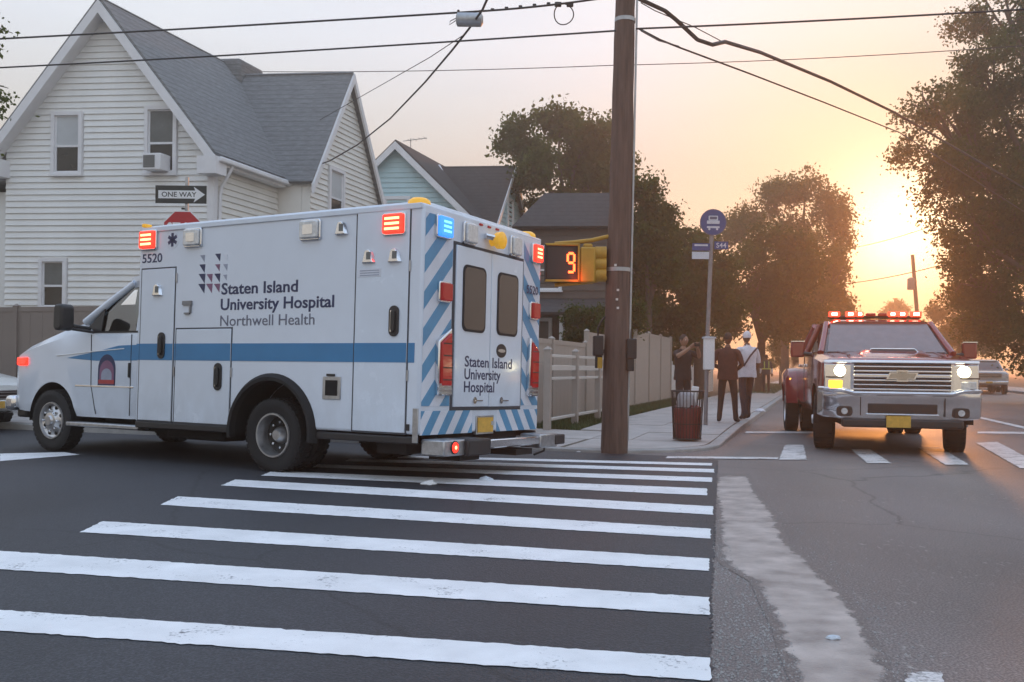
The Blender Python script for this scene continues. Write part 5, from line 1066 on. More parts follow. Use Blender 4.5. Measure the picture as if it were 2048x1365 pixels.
# overhead lines
def cable(label, pts, r, name='overhead_cable'):
    p0 = Vector(pts[0]); o = MB().tube([Vector(p) for p in pts], r, 6).build(name, 'cable_black', None, smooth=60); return tag(o, label, 'cable', 'overhead lines')
def thru(p, q, n=18, sag=0): return catenary(p, q, sag, n)
LA = 16.0
topA = D(1247, 3, PD); w2p = D(1232, 62, PD-.15)
c_l = cable('upper overhead line carrying the splice case, left of the pole', thru(D(-900, 118, LA+1.5), D(975, 22, PD+.6), 20, .05)+thru(D(975, 22, PD+.6), D(1236, -8, PD), 8, .02)[1:], .014)
cable('second overhead line meeting the pole below the splice line', thru(D(-900, 172, LA+1.5), w2p, 24, .08), .012)
cable('overhead line leaving the pole towards the big tree', thru(D(1272, 58, PD-.15), D(2700, -25, PD-1.2), 24, .04), .012)
cable('thin wire crossing low behind the pole above the treetops', thru(D(430, 143, 30), D(1228, 131, 26), 12, .08)+thru(D(1228, 131, 26), D(2100, 88, 24), 14, .08)[1:], .011)
FP = S(-BW-.9, 36, 0)   # next pole, inside the big tree
np_ = thing('utility_pole', 'wooden utility pole hidden among the leaves of the big tree', 'utility pole', FP); MB().tube([(0, 0, -.1), (0, 0, 9)], [.16, .12], 12).build('post', 'pole_wood', np_, smooth=60)
tk = [D(1278, -2, PD), D(1330, 22, PD+.4), D(1352, 40, PD+.6), D(1395, 80, PD+1.0), D(1425, 90, PD+1.3), D(1450, 84, PD+1.6), D(1520, 105, PD+2.6), D(1660, 163, PD+5.5), D(1790, 226, PD+9)]
tk += [tk[-1].lerp(FP+Vector((0, 0, 7.8)), t) for t in (.3, .6, 1)]
cable('thick drooping cable bundle running from the pole to the big tree', [a for i in range(len(tk)-1) for a in (tk[i], (tk[i]+tk[i+1])/2)]+[tk[-1]], .030)
cable('slack loop wire strung beside the thick cable bundle', [D(1282, 6, PD), D(1310, 22, PD+.3), D(1390, 55, PD+.9), D(1445, 84, PD+1.6)], .007)
lw = [D(1278, 58, PD-.1), D(1320, 80, PD+.6), D(1360, 96, PD+1.1), D(1500, 148, PD+3.0), D(1650, 206, PD+5.5), D(1800, 266, PD+9)]; lw += [lw[-1].lerp(FP+Vector((0, 0, 6.6)), t) for t in (.5, 1)]
cable('lower cable running from the pole down to the big tree', lw, .014)
cable('twisted tail of wire hanging at the pole bracket', [D(1282, 62, PD-.12), D(1318, 82, PD+.5), D(1358, 93, PD+1.1)], .009)
sp0 = D(940, 50, PD+.7)
cable('house service cable sloping from the splice case to the white house', [D(985, -25, PD-.5), D(965, 20, PD+.3), D(938, 58, PD+.8), D(905, 100, PD+1.7), D(850, 165, PD+3.6), D(780, 238, PD+6.5), D(715, 290, PD+9.5), D(660, 322, PD+12), D(632, 332, 25.0)], .016)
cable('thin second service wire to the gable of the white house', [D(925, 72, PD+.8), D(860, 115, PD+3), D(760, 172, PD+7), D(640, 240, PD+12)], .007)
cable('far wire crossing the sunset glow', thru(D(1690, 568, 75), D(1990, 498, 60), 12, .3), .03); cable('far wire behind the leaning pole', thru(D(1680, 500, 80), D(1950, 420, 50), 12, .3), .02)
spc = thing('splice_case', 'grey cable splice case hanging below the upper overhead line', 'splice case', D(940, 40, PD+.62))
MB().tube([(-.19, 0, 0), (-.17, 0, 0), (.15, 0, -.0), (.18, 0, 0)], [.06, .095, .095, .05], 14).build('shell', 'galvanised', spc, smooth=40)
for x in (-.16, .14): MB().tube([(x, 0, .06), (x, 0, .13)], .018, 8).build('hanger', 'dark_metal', spc)
MB().tube([(-.19, 0, .02), (-.27, -.02, -.03), (-.28, -.02, -.08), (-.22, -.02, -.04), (-.18, 0, .0)], .006, 6).build('loop', 'cable_black', spc, smooth=60)
sc2 = thing('cable_coil', 'coil of slack wire hanging from clamps on the upper line', 'cable', D(1128, 14, PD+.3))
MB().tube([Vector((math.cos(a)*.13, .02*math.sin(a*2), -.10+math.sin(a)*.14)) for a in [2*PI*k/20 for k in range(21)]], .008, 6).build('coil', 'cable_black', sc2, smooth=60)
for x in (-.08, .08): MB().box((x, 0, .03), (.09, .05, .06)).build('clamp', 'dark_metal', sc2, bevel=.01)
for k in range(5):
    p = D(985+k*28, 20-k*3, PD+.58-.05*k); tag(MB().box(p, (.05, .04, .035)).build('line_clamp', 'dark_metal', None, bevel=.008), 'small clamp on the upper overhead line between splice case and coil', 'clamp', 'line clamps')
# leaning pole far down the street
fb = D(1846, 742, 72); fb.z = .1; ft = D(1825, 510, 72)
fpo = thing('utility_pole', 'thin leaning utility pole far off against the sunset glow', 'utility pole', fb); MB().tube([(0, 0, -.2), ft-fb], [.17, .13], 10).build('post', 'pole_wood', fpo, smooth=60)
tp = D(1822, 568, 72)-fb; MB().lathe([(.25, -.45), (.27, -.40), (.27, .38), (.1, .48)], tp, 'Z', 14).build('transformer', 'steel_grey', fpo, smooth=40); MB().box(tp+Vector((.28, 0, .2)), (.3, .08, .08)).build('bracket', 'steel_grey', fpo)

# ================================================================== signs
sb = D(365, 800, 15.9); sb.z = KZ
sg_ = thing('sign_post', 'steel post with a one way arrow sign above a red stop sign behind the ambulance', 'sign', sb)
def sl(x, y): return D(x, y, 15.9)-sb
o1, o2 = sl(311, 371), sl(413, 408); cx_, cz_ = (o1.x+o2.x)/2, (o1.z+o2.z)/2; sw, sh = o2.x-o1.x, o1.z-o2.z
MB().box((.02, .04, (cz_+.3)/2), (.05, .04, cz_+.3)).build('post', 'galvanised', sg_)
ow = MB().box((cx_, 0, cz_), (sw, .008, sh)).build('one_way_sign', 'sign_black', sg_, bevel=.002)
hs = sh*.5
ar = [(-sw*.44, -hs*.34), (sw*.26, -hs*.34), (sw*.26, -hs*.86), (sw*.47, 0), (sw*.26, hs*.86), (sw*.26, hs*.34), (-sw*.44, hs*.34)]
ar = [(-sw*.44, -hs*.45), (sw*.28, -hs*.45), (sw*.25, -hs*.88), (sw*.47, 0), (sw*.25, hs*.88), (sw*.28, hs*.45), (-sw*.44, hs*.45)]
MB().prism([Vector((cx_+a, -.0045, cz_+b)) for a, b in ar], (0, -.003, 0)).build('arrow', 'sign_white', ow)
text('ONE WAY', 'lettering', 'sign_black', ow, (cx_-.03, -.008, cz_-hs*.26), (1, 0, 0), (0, 0, 1), sw*.68, hs*.54, .012, align=1, depth=.002)
so_ = sl(365, 461); rO = .35
oc = [(rO*math.cos(PI/8+k*PI/4), rO*math.sin(PI/8+k*PI/4)) for k in range(8)]
ss = MB().prism([Vector((so_.x+a, .0, so_.z+b)) for a, b in oc], (0, -.006, 0)).build('stop_sign', 'sign_white', sg_)
MB().prism([Vector((so_.x+a*.95, -.006, so_.z+b*.95)) for a, b in oc], (0, -.002, 0)).build('face', 'sign_red', ss)
text('STOP', 'lettering', 'sign_white', ss, (so_.x, -.0085, so_.z-.12), (1, 0, 0), (0, 0, 1), .52, .25, .015, align=1, depth=.002)
MB().box((so_.x+.01, -.012, so_.z+.36), (.05, .02, .03)).build('bolt', 'dark_metal', ss)
# bus stop
bb = G(1411, 852, .08); bd = bb.y
bs = thing('bus_stop_pole', 'bus stop pole with round blue sign, route plates and a white timetable box', 'bus stop', bb)
def bl(x, y, d=0): return D(x, y, bd+d)-bb
tp = bl(1425, 425); MB().tube([(0, 0, -.02), bl(1414, 700), tp], .038, 10).build('post', 'steel_grey', bs, smooth=60)
rc = bl(1425, 446); rs = MB().lathe([(.24, -.05), (.24, -.064)], (rc.x, 0, rc.z), 'Y', 36).build('round_sign', 'sign_greyblue', bs)
MB().lathe([(.225, -.064), (.225, -.066)], (rc.x, 0, rc.z), 'Y', 36).build('face', 'sign_blue', rs)
for x, z, w_, h_, m in ((0, .075, .17, .085, 'sign_pale'), (0, .075, .13, .05, 'sign_greyblue'), (0, .0, .23, .06, 'sign_pale'), (0, -.09, .23, .035, 'sign_pale')): MB().prism([Vector((rc.x+x+a, -.066-(.002 if m == 'sign_pale' else .0035), rc.z+z+b)) for a, b in rrect(w_, h_, .012)], (0, -.002, 0)).build('bus_symbol', m, rs)
for sx in (-.07, .07): MB().lathe([(.02, -.068), (.02, -.070)], (rc.x+sx, 0, rc.z-.125), 'Y', 12).build('bus_symbol', 'sign_pale', rs)
r1 = bl(1401, 495); rp = MB().box((r1.x, -.05, r1.z), (.32, .012, .13)).build('route_plate', 'sign_blue', bs); MB().box((r1.x, -.058, r1.z+.03), (.24, .004, .03)).build('print', 'sign_pale', rp)
r2 = bl(1400, 512); MB().box((r2.x, -.052, r2.z), (.31, .012, .13)).build('route_plate', 'sign_pale', bs)
r3 = bl(1439, 492); rq = MB().box((r3.x+.02, -.05, r3.z), (.25, .012, .14)).build('route_plate', 'sign_blue', bs); text('S44', 'lettering', 'sign_pale', rq, (r3.x+.02, -.0575, r3.z-.04), (1, 0, 0), (0, 0, 1), .18, .085, .01, align=1, depth=.003)
r4 = bl(1417, 707); r5 = bl(1417, 676); tb_ = MB().box((r4.x, -.03, r4.z), (.19, .11, .60)).build('timetable_box', 'sign_white', bs, bevel=.012); MB().box((r4.x, -.03, r5.z), (.23, .14, .03)).build('cap', 'sign_pale', tb_)
# litter basket
wb = G(1374, 880, .06); bk = thing('litter_basket', 'wire litter basket with a dark red bag liner and rubbish on top', 'litter bin', wb)
hb_, rt, rb_ = .72, .235, .20
for k in range(28):
    a = 2*PI*k/28; MB().tube([(math.cos(a)*rb_, math.sin(a)*rb_, .02), (math.cos(a)*rt, math.sin(a)*rt, hb_)], .0055, 5).build('wire', 'dark_metal', bk)
for z in (.02, .24, .48, hb_): 
    r_ = rb_+(rt-rb_)*z/hb_; MB().tube([(math.cos(a)*r_, math.sin(a)*r_, z) for a in [2*PI*k/28 for k in range(29)]], .013 if z in (.02, hb_) else .007, 6).build('hoop', 'dark_metal', bk, smooth=60)
pr = [(.001, .03), (.17, .03), (.185, .2), (.20, .40), (.195, .46), (.15, .50), (.001, .52)]
lin = MB().lathe(pr, seg=24, axis='Z'); lin.v = [p*(1+.04*math.sin(7*math.atan2(p.y, p.x)+9*p.z))if p.z > .05 else p for p in lin.v]; lin.build('bag_liner', 'bag_red', bk, smooth=60)
tr_ = MB().lathe([(.001, .44), (.12, .45), (.14, .55), (.12, .66), (.07, .71), (.001, .70)], (-.03, -.03, 0), 'Z', 14); tr_.v = [p+Vector((random.gauss(0, .01), random.gauss(0, .01), random.gauss(0, .012))) for p in tr_.v]; tag(tr_.build('rubbish_bag', 'bag_clear', None, smooth=50), 'pale plastic bag stuffed in the top of the litter basket', 'bag').location = wb
ca = MB().box((.10, .02, .62), (.10, .06, .34), Matrix.Rotation(.12, 3, 'Y')).build('cardboard_piece', 'sign_white', None, bevel=.01); tag(ca, 'white card box poking out of the litter basket', 'card box').location = wb
# scraps on the road
def scrap(label, p, s, m='sign_white', seed=0):
    r = random.Random(seed); b = bmesh.new(); bmesh.ops.create_icosphere(b, subdivisions=2, radius=1)
    for v in b.verts: v.co = Vector((v.co.x*s*(.8+r.random()*.5), v.co.y*s*.7*(.8+r.random()*.5), max(-.2, v.co.z)*s*.45*(.6+r.random()*.8)))
    me = bpy.data.meshes.new('paper_scrap'); b.to_mesh(me); b.free(); o = obj('paper_scrap', me, m); o.location = p+Vector((0, 0, s*.08+.004)); tag(o, label, 'litter')
scrap('crumpled white paper on the crosswalk behind the ambulance', G(856, 970), .075, seed=2); scrap('flattened grey scrap lying on a crosswalk stripe', G(972, 962), .065, 'sign_pale', 3); scrap('small white scrap in the gutter beneath the ambulance bumper', G(868, 908), .05, seed=4); scrap('white scrap in the gutter by the utility pole', G(1256, 906), .035, seed=5); scrap('white scrap at the kerb left of the utility pole', G(1158, 905), .03, seed=6); scrap('tiny scrap lying on the pale trench repair', G(1666, 1280), .03, 'sign_pale', 8); scrap('pale bundle lying at the kerb beside the people', G(1521, 824, .1), .12, 'cloth_white', 9)

def gravel():
    r = np.random.default_rng(5); vs = []; fs = []
    zone = [G(1428, 1040), G(1470, 1135), G(1600, 1365), G(1640, 1500), G(1425, 1500)]
    pts = []
    for _ in range(2600):
        t_ = r.random(); y_ = 1040+480*t_**.8; xl = 1424; xr = np.interp(y_, [1040, 1130, 1170, 1262, 1365, 1520], [1452, 1466, 1530, 1578, 1614, 1660]); pts.append((G(xl+(xr-xl)*r.random(), y_, .002), .0025+.005*r.random()**2))
    for _ in range(900):
        y_ = 960+540*r.random(); xc = np.interp(y_, [960, 1085, 1210, 1365, 1500], [1500, 1560, 1690, 1765, 1815]); pts.append((G(xc+abs(r.normal(0, 60)), y_, .002), .0025+.004*r.random()**2))
    for p, q in pts:
        k = len(vs); a = r.random()*6.28
        for j in range(4): vs.append((p.x+math.cos(a+j*1.57)*q*(.7+.6*r.random()), p.y+math.sin(a+j*1.57)*q*(.7+.6*r.random()), p.z-.001))
        vs.append((p.x, p.y, p.z+q*.9)); fs += [(k+j, k+(j+1) % 4, k+4) for j in range(4)]
    me = bpy.data.meshes.new('loose_gravel'); me.from_pydata(vs, [], fs); tag(obj('loose_gravel', me, 'kerb_stone'), 'loose gravel scattered on the worn asphalt beside the crosswalk', 'gravel', None, 'stuff')
gravel()
# ================================================================== people
def person(label, pos, face, hgt, J, mats, hat=None, hair='hair_dark', extra=None):
    """J: joint dict in metres for a 1.75 m body, facing -Y (towards x right = its left is +x seen from the front)"""
    k = hgt/1.75; root = thing('person', label, 'person', Matrix.Translation(pos) @ Matrix.Rotation(face, 4, 'Z') @ Matrix.Scale(k, 4))
    base = dict(pel=(0, 0, .96), wst=(0, 0, 1.10), chs=(0, .01, 1.32), nck=(0, .01, 1.50), hd0=(0, 0, 1.57),
                lsh=(.19, .01, 1.43), rsh=(-.19, .01, 1.43), lel=(.25, .02, 1.14), rel=(-.25, .02, 1.14), lwr=(.26, -.05, .90), rwr=(-.26, -.05, .90),
                lhp=(.095, 0, .93), rhp=(-.095, 0, .93), lkn=(.11, -.02, .50), rkn=(-.11, -.02, .50), lan=(.12, .02, .09), ran=(-.12, .02, .09), lto=(.135, -.16, .035), rto=(-.135, -.16, .035), lhe=(.12, .06, .04), rhe=(-.12, .06, .04))
    base.update(J); nm = list(base); ix = {n_: i for i, n_ in enumerate(nm)}
    E_ = [('pel', 'wst', 0), ('wst', 'chs', 0), ('chs', 'nck', 0), ('nck', 'hd0', 2), ('chs', 'lsh', 0), ('chs', 'rsh', 0), ('lsh', 'lel', 0), ('rsh', 'rel', 0), ('lel', 'lwr', 3), ('rel', 'rwr', 3), ('pel', 'lhp', 1), ('pel', 'rhp', 1), ('lhp', 'lkn', 1), ('rhp', 'rkn', 1), ('lkn', 'lan', 1), ('rkn', 'ran', 1), ('lan', 'lto', 4), ('ran', 'rto', 4), ('lan', 'lhe', 4), ('ran', 'rhe', 4)]
    rad = dict(pel=(.165, .12), wst=(.15, .11), chs=(.165, .12), nck=(.06, .06), hd0=(.055, .06), lsh=(.075, .075), lel=(.052, .052), lwr=(.034, .034), lhp=(.095, .1), lkn=(.068, .068), lan=(.048, .05), lto=(.042, .034), lhe=(.04, .038))
    me = bpy.data.meshes.new('body'); me.from_pydata([base[n_] for n_ in nm], [(ix[a], ix[b]) for a, b, _ in E_], [])
    o = bpy.data.objects.new('body', me); COL.objects.link(o); sk = o.modifiers.new('s', 'SKIN'); sk.use_smooth_shade = True
    for n_ in nm: 
        r_ = rad.get(n_) or rad.get('l'+n_[1:]); me.skin_vertices[0].data[ix[n_]].radius = r_
        me.skin_vertices[0].data[ix[n_]].use_root = (n_ == 'pel')
    sb_ = o.modifiers.new('ss', 'SUBSURF'); sb_.levels = sb_.render_levels = 2
    bpy.context.view_layer.update(); new = bpy.data.meshes.new_from_object(o.evaluated_get(bpy.context.evaluated_depsgraph_get())); bpy.data.objects.remove(o)
    # head and hands joined to the same mesh
    new.materials.clear()
    for m_ in mats: new.materials.append(MATS[m_])
    bm = bmesh.new(); bm.from_mesh(new); nbody = len(bm.faces)
    hd = Vector(base['hd0'])+Vector((0, -.015, .095)); n0 = len(bm.verts)
    r_ = bmesh.ops.create_uvsphere(bm, u_segments=16, v_segments=12, radius=1)
    for v in r_['verts']:
        x, y, z = v.co; jaw = 1-.28*max(0, -z); yy = y*.098*(1-.12*max(0, -z)); v.co = Vector((x*.076*jaw, yy, z*.118))
        if y < -.7 and -.35 < z < .1 and abs(x) < .3: v.co.y -= .018*(1-abs(z+.12)*2)
        if y < -.5 and .0 < z < .25 and .2 < abs(x) < .55: v.co.y += .008
        v.co += hd
    for sx in (-1, 1):
        r_ = bmesh.ops.create_uvsphere(bm, u_segments=8, v_segments=6, radius=1)
        for v in r_['verts']: v.co = Vector((v.co.x*.012+sx*.075, v.co.y*.02+.005, v.co.z*.032))+hd
    hmb = MB()
    for s_ in ('l', 'r'):
        el, wr = Vector(base[s_+'el']), Vector(base[s_+'wr']); d = (wr-el).normalized(); sd_ = d.cross(Vector((0, 1, .2))); sd_ = sd_.normalized() if sd_.length > .1 else Vector((1, 0, 0)); nn = d.cross(sd_)
        pm = wr+d*.05; hmb.loft([[wr+d*t_+sd_*a*w_+nn*b*h_ for a, b in ((1, .6), (1, -.6), (-1, -.6), (-1, .6))] for t_, w_, h_ in ((-.02, .03, .03), (.03, .04, .024), (.09, .042, .02))])
        for i, (off, ln) in enumerate(((-.032, .062), (-.011, .075), (.011, .078), (.032, .068))): b0 = wr+d*.085+sd_*off; hmb.tube([b0, b0+d*ln*.5+nn*.008, b0+d*ln*.9+nn*.03], [.0095, .009, .007], 6)
        b0 = wr+d*.03+sd_*-.036; hmb.tube([b0, b0+d*.035-sd_*.025, b0+d*.07-sd_*.028+nn*.012], [.011, .010, .008], 6)
    k0_ = [bm.verts.new(p) for p in hmb.v]
    for f_ in hmb.f: bm.faces.new([k0_[i] for i in f_])
    bm.faces.ensure_lookup_table(); seg = [(Vector(base[a]), Vector(base[b]), m_) for a, b, m_ in E_]
    for i, f_ in enumerate(bm.faces):
        f_.smooth = True
        if i >= nbody: f_.material_index = 2; continue
        c = f_.calc_center_median(); best = 9
        for a, b, m_ in seg:
            t_ = max(0, min(1, (c-a).dot(b-a)/(b-a).length_squared)); dd = (c-(a+(b-a)*t_)).length
            if dd < best: best = dd; f_.material_index = m_
        if f_.material_index in (0,) and c.z < .985: f_.material_index = 1
    bmesh.ops.recalc_face_normals(bm, faces=bm.faces); bm.to_mesh(new); bm.free(); 
    bo = bpy.data.objects.new('body', new); COL.objects.link(bo); bo.parent = root
    hc = MB(); rr = []
    for v_ in range(7):
        th = PI*.56*v_/6; rr.append([hd+Vector((math.cos(a)*math.sin(th)*.084, .014+math.sin(a)*math.sin(th)*.104, .01+math.cos(th)*.122)) for a in [2*PI*q_/16 for q_ in range(16)]])
    hc.loft(rr); hc.v = [p if p.y > hd.y-.05 or p.z > hd.z+.05 else Vector((p.x*.95, hd.y-.06, max(p.z, hd.z+.06))) for p in hc.v]; hc.build('hair' if not hat else 'cap', hat or hair, root, smooth=60)
    if hat: MB().lathe([(.075, 0), (.08, .008), (.001, .012)], hd+Vector((0, -.085, .055)), 'Z', 14).build('cap_brim', hat, root, smooth=60)
    for s_ in ('l', 'r'):      # eyes
        MB().lathe([(.001, -.004), (.009, 0), (.001, .004)], hd+Vector(((.03 if s_ == 'l' else -.03), -.088, .012)), 'Y', 8).build('eye', 'sign_white', root)
    jk = MB(); rj = random.Random(int(hgt*100)); rings = []
    for z_, rx, ry in ((.86, .205, .150), (.93, .200, .148), (1.02, .192, .142), (1.12, .186, .136), (1.24, .196, .140), (1.34, .205, .138), (1.42, .185, .115), (1.475, .11, .08)):
        rings.append([Vector((math.cos(a)*rx*(1+rj.uniform(-.035, .035)), .012+math.sin(a)*ry*(1+rj.uniform(-.045, .045)), z_+rj.uniform(-.008, .008))) for a in [2*PI*q_/18 for q_ in range(18)]])
    jk.loft(rings, cap=False).build('jacket', mats[0], root, smooth=70)
    if extra: extra(root, base)
    return root
WK = KZ+.002
def gp(x, y): p = G(x, y, WK); return p
person('person in maroon jacket and dark trousers standing with feet apart by the bus stop pole', gp(1454, 846), R(160), 1.66, dict(lan=(.15, .02, .09), ran=(-.17, .02, .09), lto=(.18, -.15, .035), rto=(-.21, -.15, .035), lhe=(.15, .06, .04), rhe=(-.17, .06, .04), lkn=(.125, -.02, .5), rkn=(-.14, -.02, .5), lel=(.29, .05, 1.16), lwr=(.16, -.17, 1.08), rel=(-.29, .05, 1.16), rwr=(-.15, -.18, 1.05)), ('cloth_maroon', 'cloth_black', 'skin_brown', 'cloth_maroon', 'shoe_dark'))
def bag_strap(root, b): MB().tube([(-.16, .12, 1.45), (.0, .16, 1.3), (.15, .15, 1.08)], .018, 6).build('strap', 'cloth_navy', root)
person('person in white shirt, dark trousers and cap seen from behind at the kerb', gp(1492, 840), R(195), 1.74, dict(lan=(.10, .12, .09), lto=(.11, -.05, .035), lhe=(.10, .17, .04), lkn=(.10, .03, .5), ran=(-.10, -.12, .09), rto=(-.11, -.28, .035), rhe=(-.1, -.07, .04), rkn=(-.1, -.1, .5), lel=(.27, .06, 1.16), lwr=(.24, -.08, .95), rel=(-.27, .0, 1.16), rwr=(-.25, -.12, .96)), ('cloth_white', 'cloth_navy', 'skin_brown', 'skin_brown', 'shoe_dark'), hat='cloth_white', extra=bag_strap)
def phone(root, b): MB().box((Vector(b['lwr'])+Vector(b['rwr']))/2+Vector((0, -.09, .05)), (.14, .012, .075)).build('phone', 'signal_black', root, bevel=.006)
person('person in black raising both arms to take a picture behind the litter basket', G(1383, 850, WK)+Vector((.0, .9, 0)), R(30), 1.62, dict(lel=(.30, -.16, 1.33), rel=(-.30, -.16, 1.33), lwr=(.08, -.33, 1.53), rwr=(-.08, -.33, 1.53)), ('cloth_black', 'cloth_black', 'skin_tan', 'skin_tan', 'shoe_dark'), extra=phone)
def vest(root, b):
    for sx in (-1, 1): MB().tube([(sx*.10, .13, 1.46), (sx*.10, .165, 1.3), (sx*.10, .15, 1.10)], .025, 6).build('reflective_strip', 'vest_lime', root)
    MB().tube([(-.19, .04, 1.12), (-.11, .145, 1.12), (.11, .145, 1.12), (.19, .04, 1.12)], .03, 6).build('reflective_strip', 'vest_lime', root)
person('person far along the pavement in dark clothes with pale reflective straps', gp(1532, 786), R(170), 1.66, dict(), ('cloth_navy', 'cloth_black', 'skin_brown', 'cloth_white', 'shoe_dark'), extra=vest)

# ================================================================== trees
def tree(name, label, base, lobes, nleaf, leaf, m='leaf_mid', trunk_r=.2, clump=.55, group=None, seed=0, shell=.55, trunk=True, per=26):
    """lobes: (centre offset from base, radii); leaves gather in clumps towards each lobe's skin"""
    r = np.random.default_rng(seed+100); base = Vector(base); t = thing(name, label, 'tree' if 'tree' in name else 'shrub', base, group)
    vol = np.array([a*b*c for _, (a, b, c) in lobes])**(2/3); cnt = np.maximum(1, (vol/vol.sum()*nleaf/per).astype(int))
    C = []; tips = []
    sub = 7
    for (c, rad), k in zip(lobes, cnt):
        d = r.normal(size=(k, 3)); d /= np.linalg.norm(d, axis=1)[:, None]; u = shell+(1-shell)*r.random((k, 1))**.6; u[r.random(k) < .12] *= 1.12
        ns = max(4, int(sub+2*min(6, max(rad))))
        sd_ = r.normal(size=(ns, 3)); sd_ /= np.linalg.norm(sd_, axis=1)[:, None]; sc_ = np.array(c)+sd_*np.array(rad)*(shell+.55*r.random((ns, 1))**.8); sr_ = (.26+.22*r.random((ns, 1)))*np.array(rad)
        pk = r.integers(0, ns, k); C.append(sc_[pk]+d*u**.5*sr_[pk]*(.5+.6*r.random((k, 1)))); tips.append((Vector(c), rad))
    C = np.vstack(C); n = len(C)
    sz = clump*(.35+.75*r.random((n, 1, 1)))
    Q = C[:, None, :]+r.normal(size=(n, per, 3))*sz*np.array([1, 1, .75])*.5; Q = Q.reshape(-1, 3); N = len(Q)
    a = r.normal(size=(N, 3)); a[:, 2] -= .35; a /= np.linalg.norm(a, axis=1)[:, None]; b = np.cross(a, r.normal(size=(N, 3))); b /= np.linalg.norm(b, axis=1)[:, None]
    L = leaf*(.6+.8*r.random((N, 1))); V = np.stack([Q-a*L*.5, Q+b*L*.30, Q+a*L*.5, Q-b*L*.30], 1).reshape(-1, 3)
    me = bpy.data.meshes.new('crown'); me.vertices.add(4*N); me.vertices.foreach_set('co', V.ravel().astype(np.float32)); me.loops.add(4*N); me.loops.foreach_set('vertex_index', np.arange(4*N, dtype=np.int32)); me.polygons.add(N); me.polygons.foreach_set('loop_start', np.arange(0, 4*N, 4, dtype=np.int32)); me.update(); me.validate()
    obj('crown', me, m, t)
    if trunk:
        zc = np.average([c[2] for c, _ in lobes]); fork = Vector((0, 0, max(.25, min(c[2]-rad[2] for c, rad in lobes)+.2))); cm = sum((Vector(c) for c, _ in lobes), Vector())/len(lobes)
        tk_ = MB(); tk_.tube([(0, 0, -.15), (0, 0, .15), fork*.5+Vector((cm.x*.08, cm.y*.08, 0)), fork+Vector((cm.x*.15, cm.y*.15, 0))], [trunk_r*1.35, trunk_r*1.05, trunk_r*.9, trunk_r*.75], 10)
        f0 = fork+Vector((cm.x*.15, cm.y*.15, 0))
        for c, rad in tips:
            mid = f0.lerp(c, .55)+Vector((random.gauss(0, .2), random.gauss(0, .2), .2)); tk_.tube([f0, mid, c], [trunk_r*.55, trunk_r*.35, trunk_r*.16], 7)
            for _ in range(5):
                d = Vector((random.gauss(0, 1), random.gauss(0, 1), random.gauss(.3, .7))).normalized(); e = c+Vector((d.x*rad[0], d.y*rad[1], d.z*rad[2]))*.85; tk_.tube([mid.lerp(c, .5+random.random()*.5), c.lerp(e, .5)+Vector((0, 0, .1)), e], [trunk_r*.16, trunk_r*.10, trunk_r*.04], 5)
        tk_.build('trunk', 'bark', t, smooth=60)
    return t
def at(x, y, dep, base): return tuple(D(x, y, dep)-base)
def ptree(name, label, dep, basex, blobs, nleaf, leaf, m, tr, clump, group='street and garden trees', seed=0, shell=.55, per=26):
    b = D(basex, 700, dep); b.z = KZ; s = dep/F
    return tree(name, label, b, [(tuple(Vector(at(x, y, dep+dz, b))), (rx*s, rx*s*.85, ry*s)) for x, y, rx, ry, dz in blobs], nleaf, leaf, m, tr, clump, group, seed, shell, True, per)
ptree('airy_tree', 'airy grey green tree rising behind the teal house and the utility pole', 40, 1130, [(1060, 290, 58, 50, 0), (1120, 250, 50, 50, 1), (1180, 270, 55, 65, 0), (1090, 350, 60, 50, -1), (1170, 360, 65, 60, 1), (1225, 330, 40, 60, 0), (1130, 410, 70, 35, 0)], 31500, 0.178, 'leaf_mid', .2, .62, seed=1, shell=.35)
ptree('garden_tree', 'dark garden tree just right of the utility pole', 30, 1295, [(1288, 390, 28, 45, 0), (1320, 440, 32, 50, .5), (1285, 480, 45, 55, 0), (1335, 520, 35, 50, 0), (1290, 570, 60, 55, .5)], 27300, 0.132, 'leaf_dark', .16, .42, seed=2, shell=.35)
ptree('feathery_tree', 'feathery tall tree overhanging the street in front of the sunset', 58, 1570, [(1495, 445, 48, 42, 0), (1545, 405, 50, 45, 0), (1610, 395, 52, 50, 0), (1655, 420, 45, 45, 0), (1680, 470, 38, 40, 0), (1580, 460, 60, 35, 0), (1470, 480, 38, 30, 0)], 19000, 0.19, 'leaf_olive', .25, .85, seed=3, shell=.3)
ptree('street_tree', 'dark broad tree behind the bus stop sign', 36, 1400, [(1345, 570, 52, 60, 0), (1400, 555, 62, 65, 0), (1370, 510, 48, 45, 1), (1430, 610, 60, 60, 0), (1350, 640, 60, 50, 0)], 33600, 0.145, 'leaf_dark', .22, .55, seed=4)
ptree('street_tree', 'dark full tree shading the people on the pavement', 44, 1520, [(1480, 560, 70, 65, 0), (1540, 530, 72, 62, 0), (1590, 570, 70, 70, 0), (1510, 630, 70, 60, 0), (1580, 640, 60, 55, 0)], 35700, 0.165, 'leaf_dark', .25, .6, seed=5)
ptree('street_tree', 'dark tree at the edge of the sunset glow left of the red pickup', 52, 1640, [(1630, 540, 62, 58, 0), (1672, 560, 42, 55, 0), (1640, 610, 66, 60, 0), (1682, 630, 38, 50, 0), (1600, 660, 60, 50, 0)], 31500, 0.178, 'leaf_olive', .25, .6, seed=6)
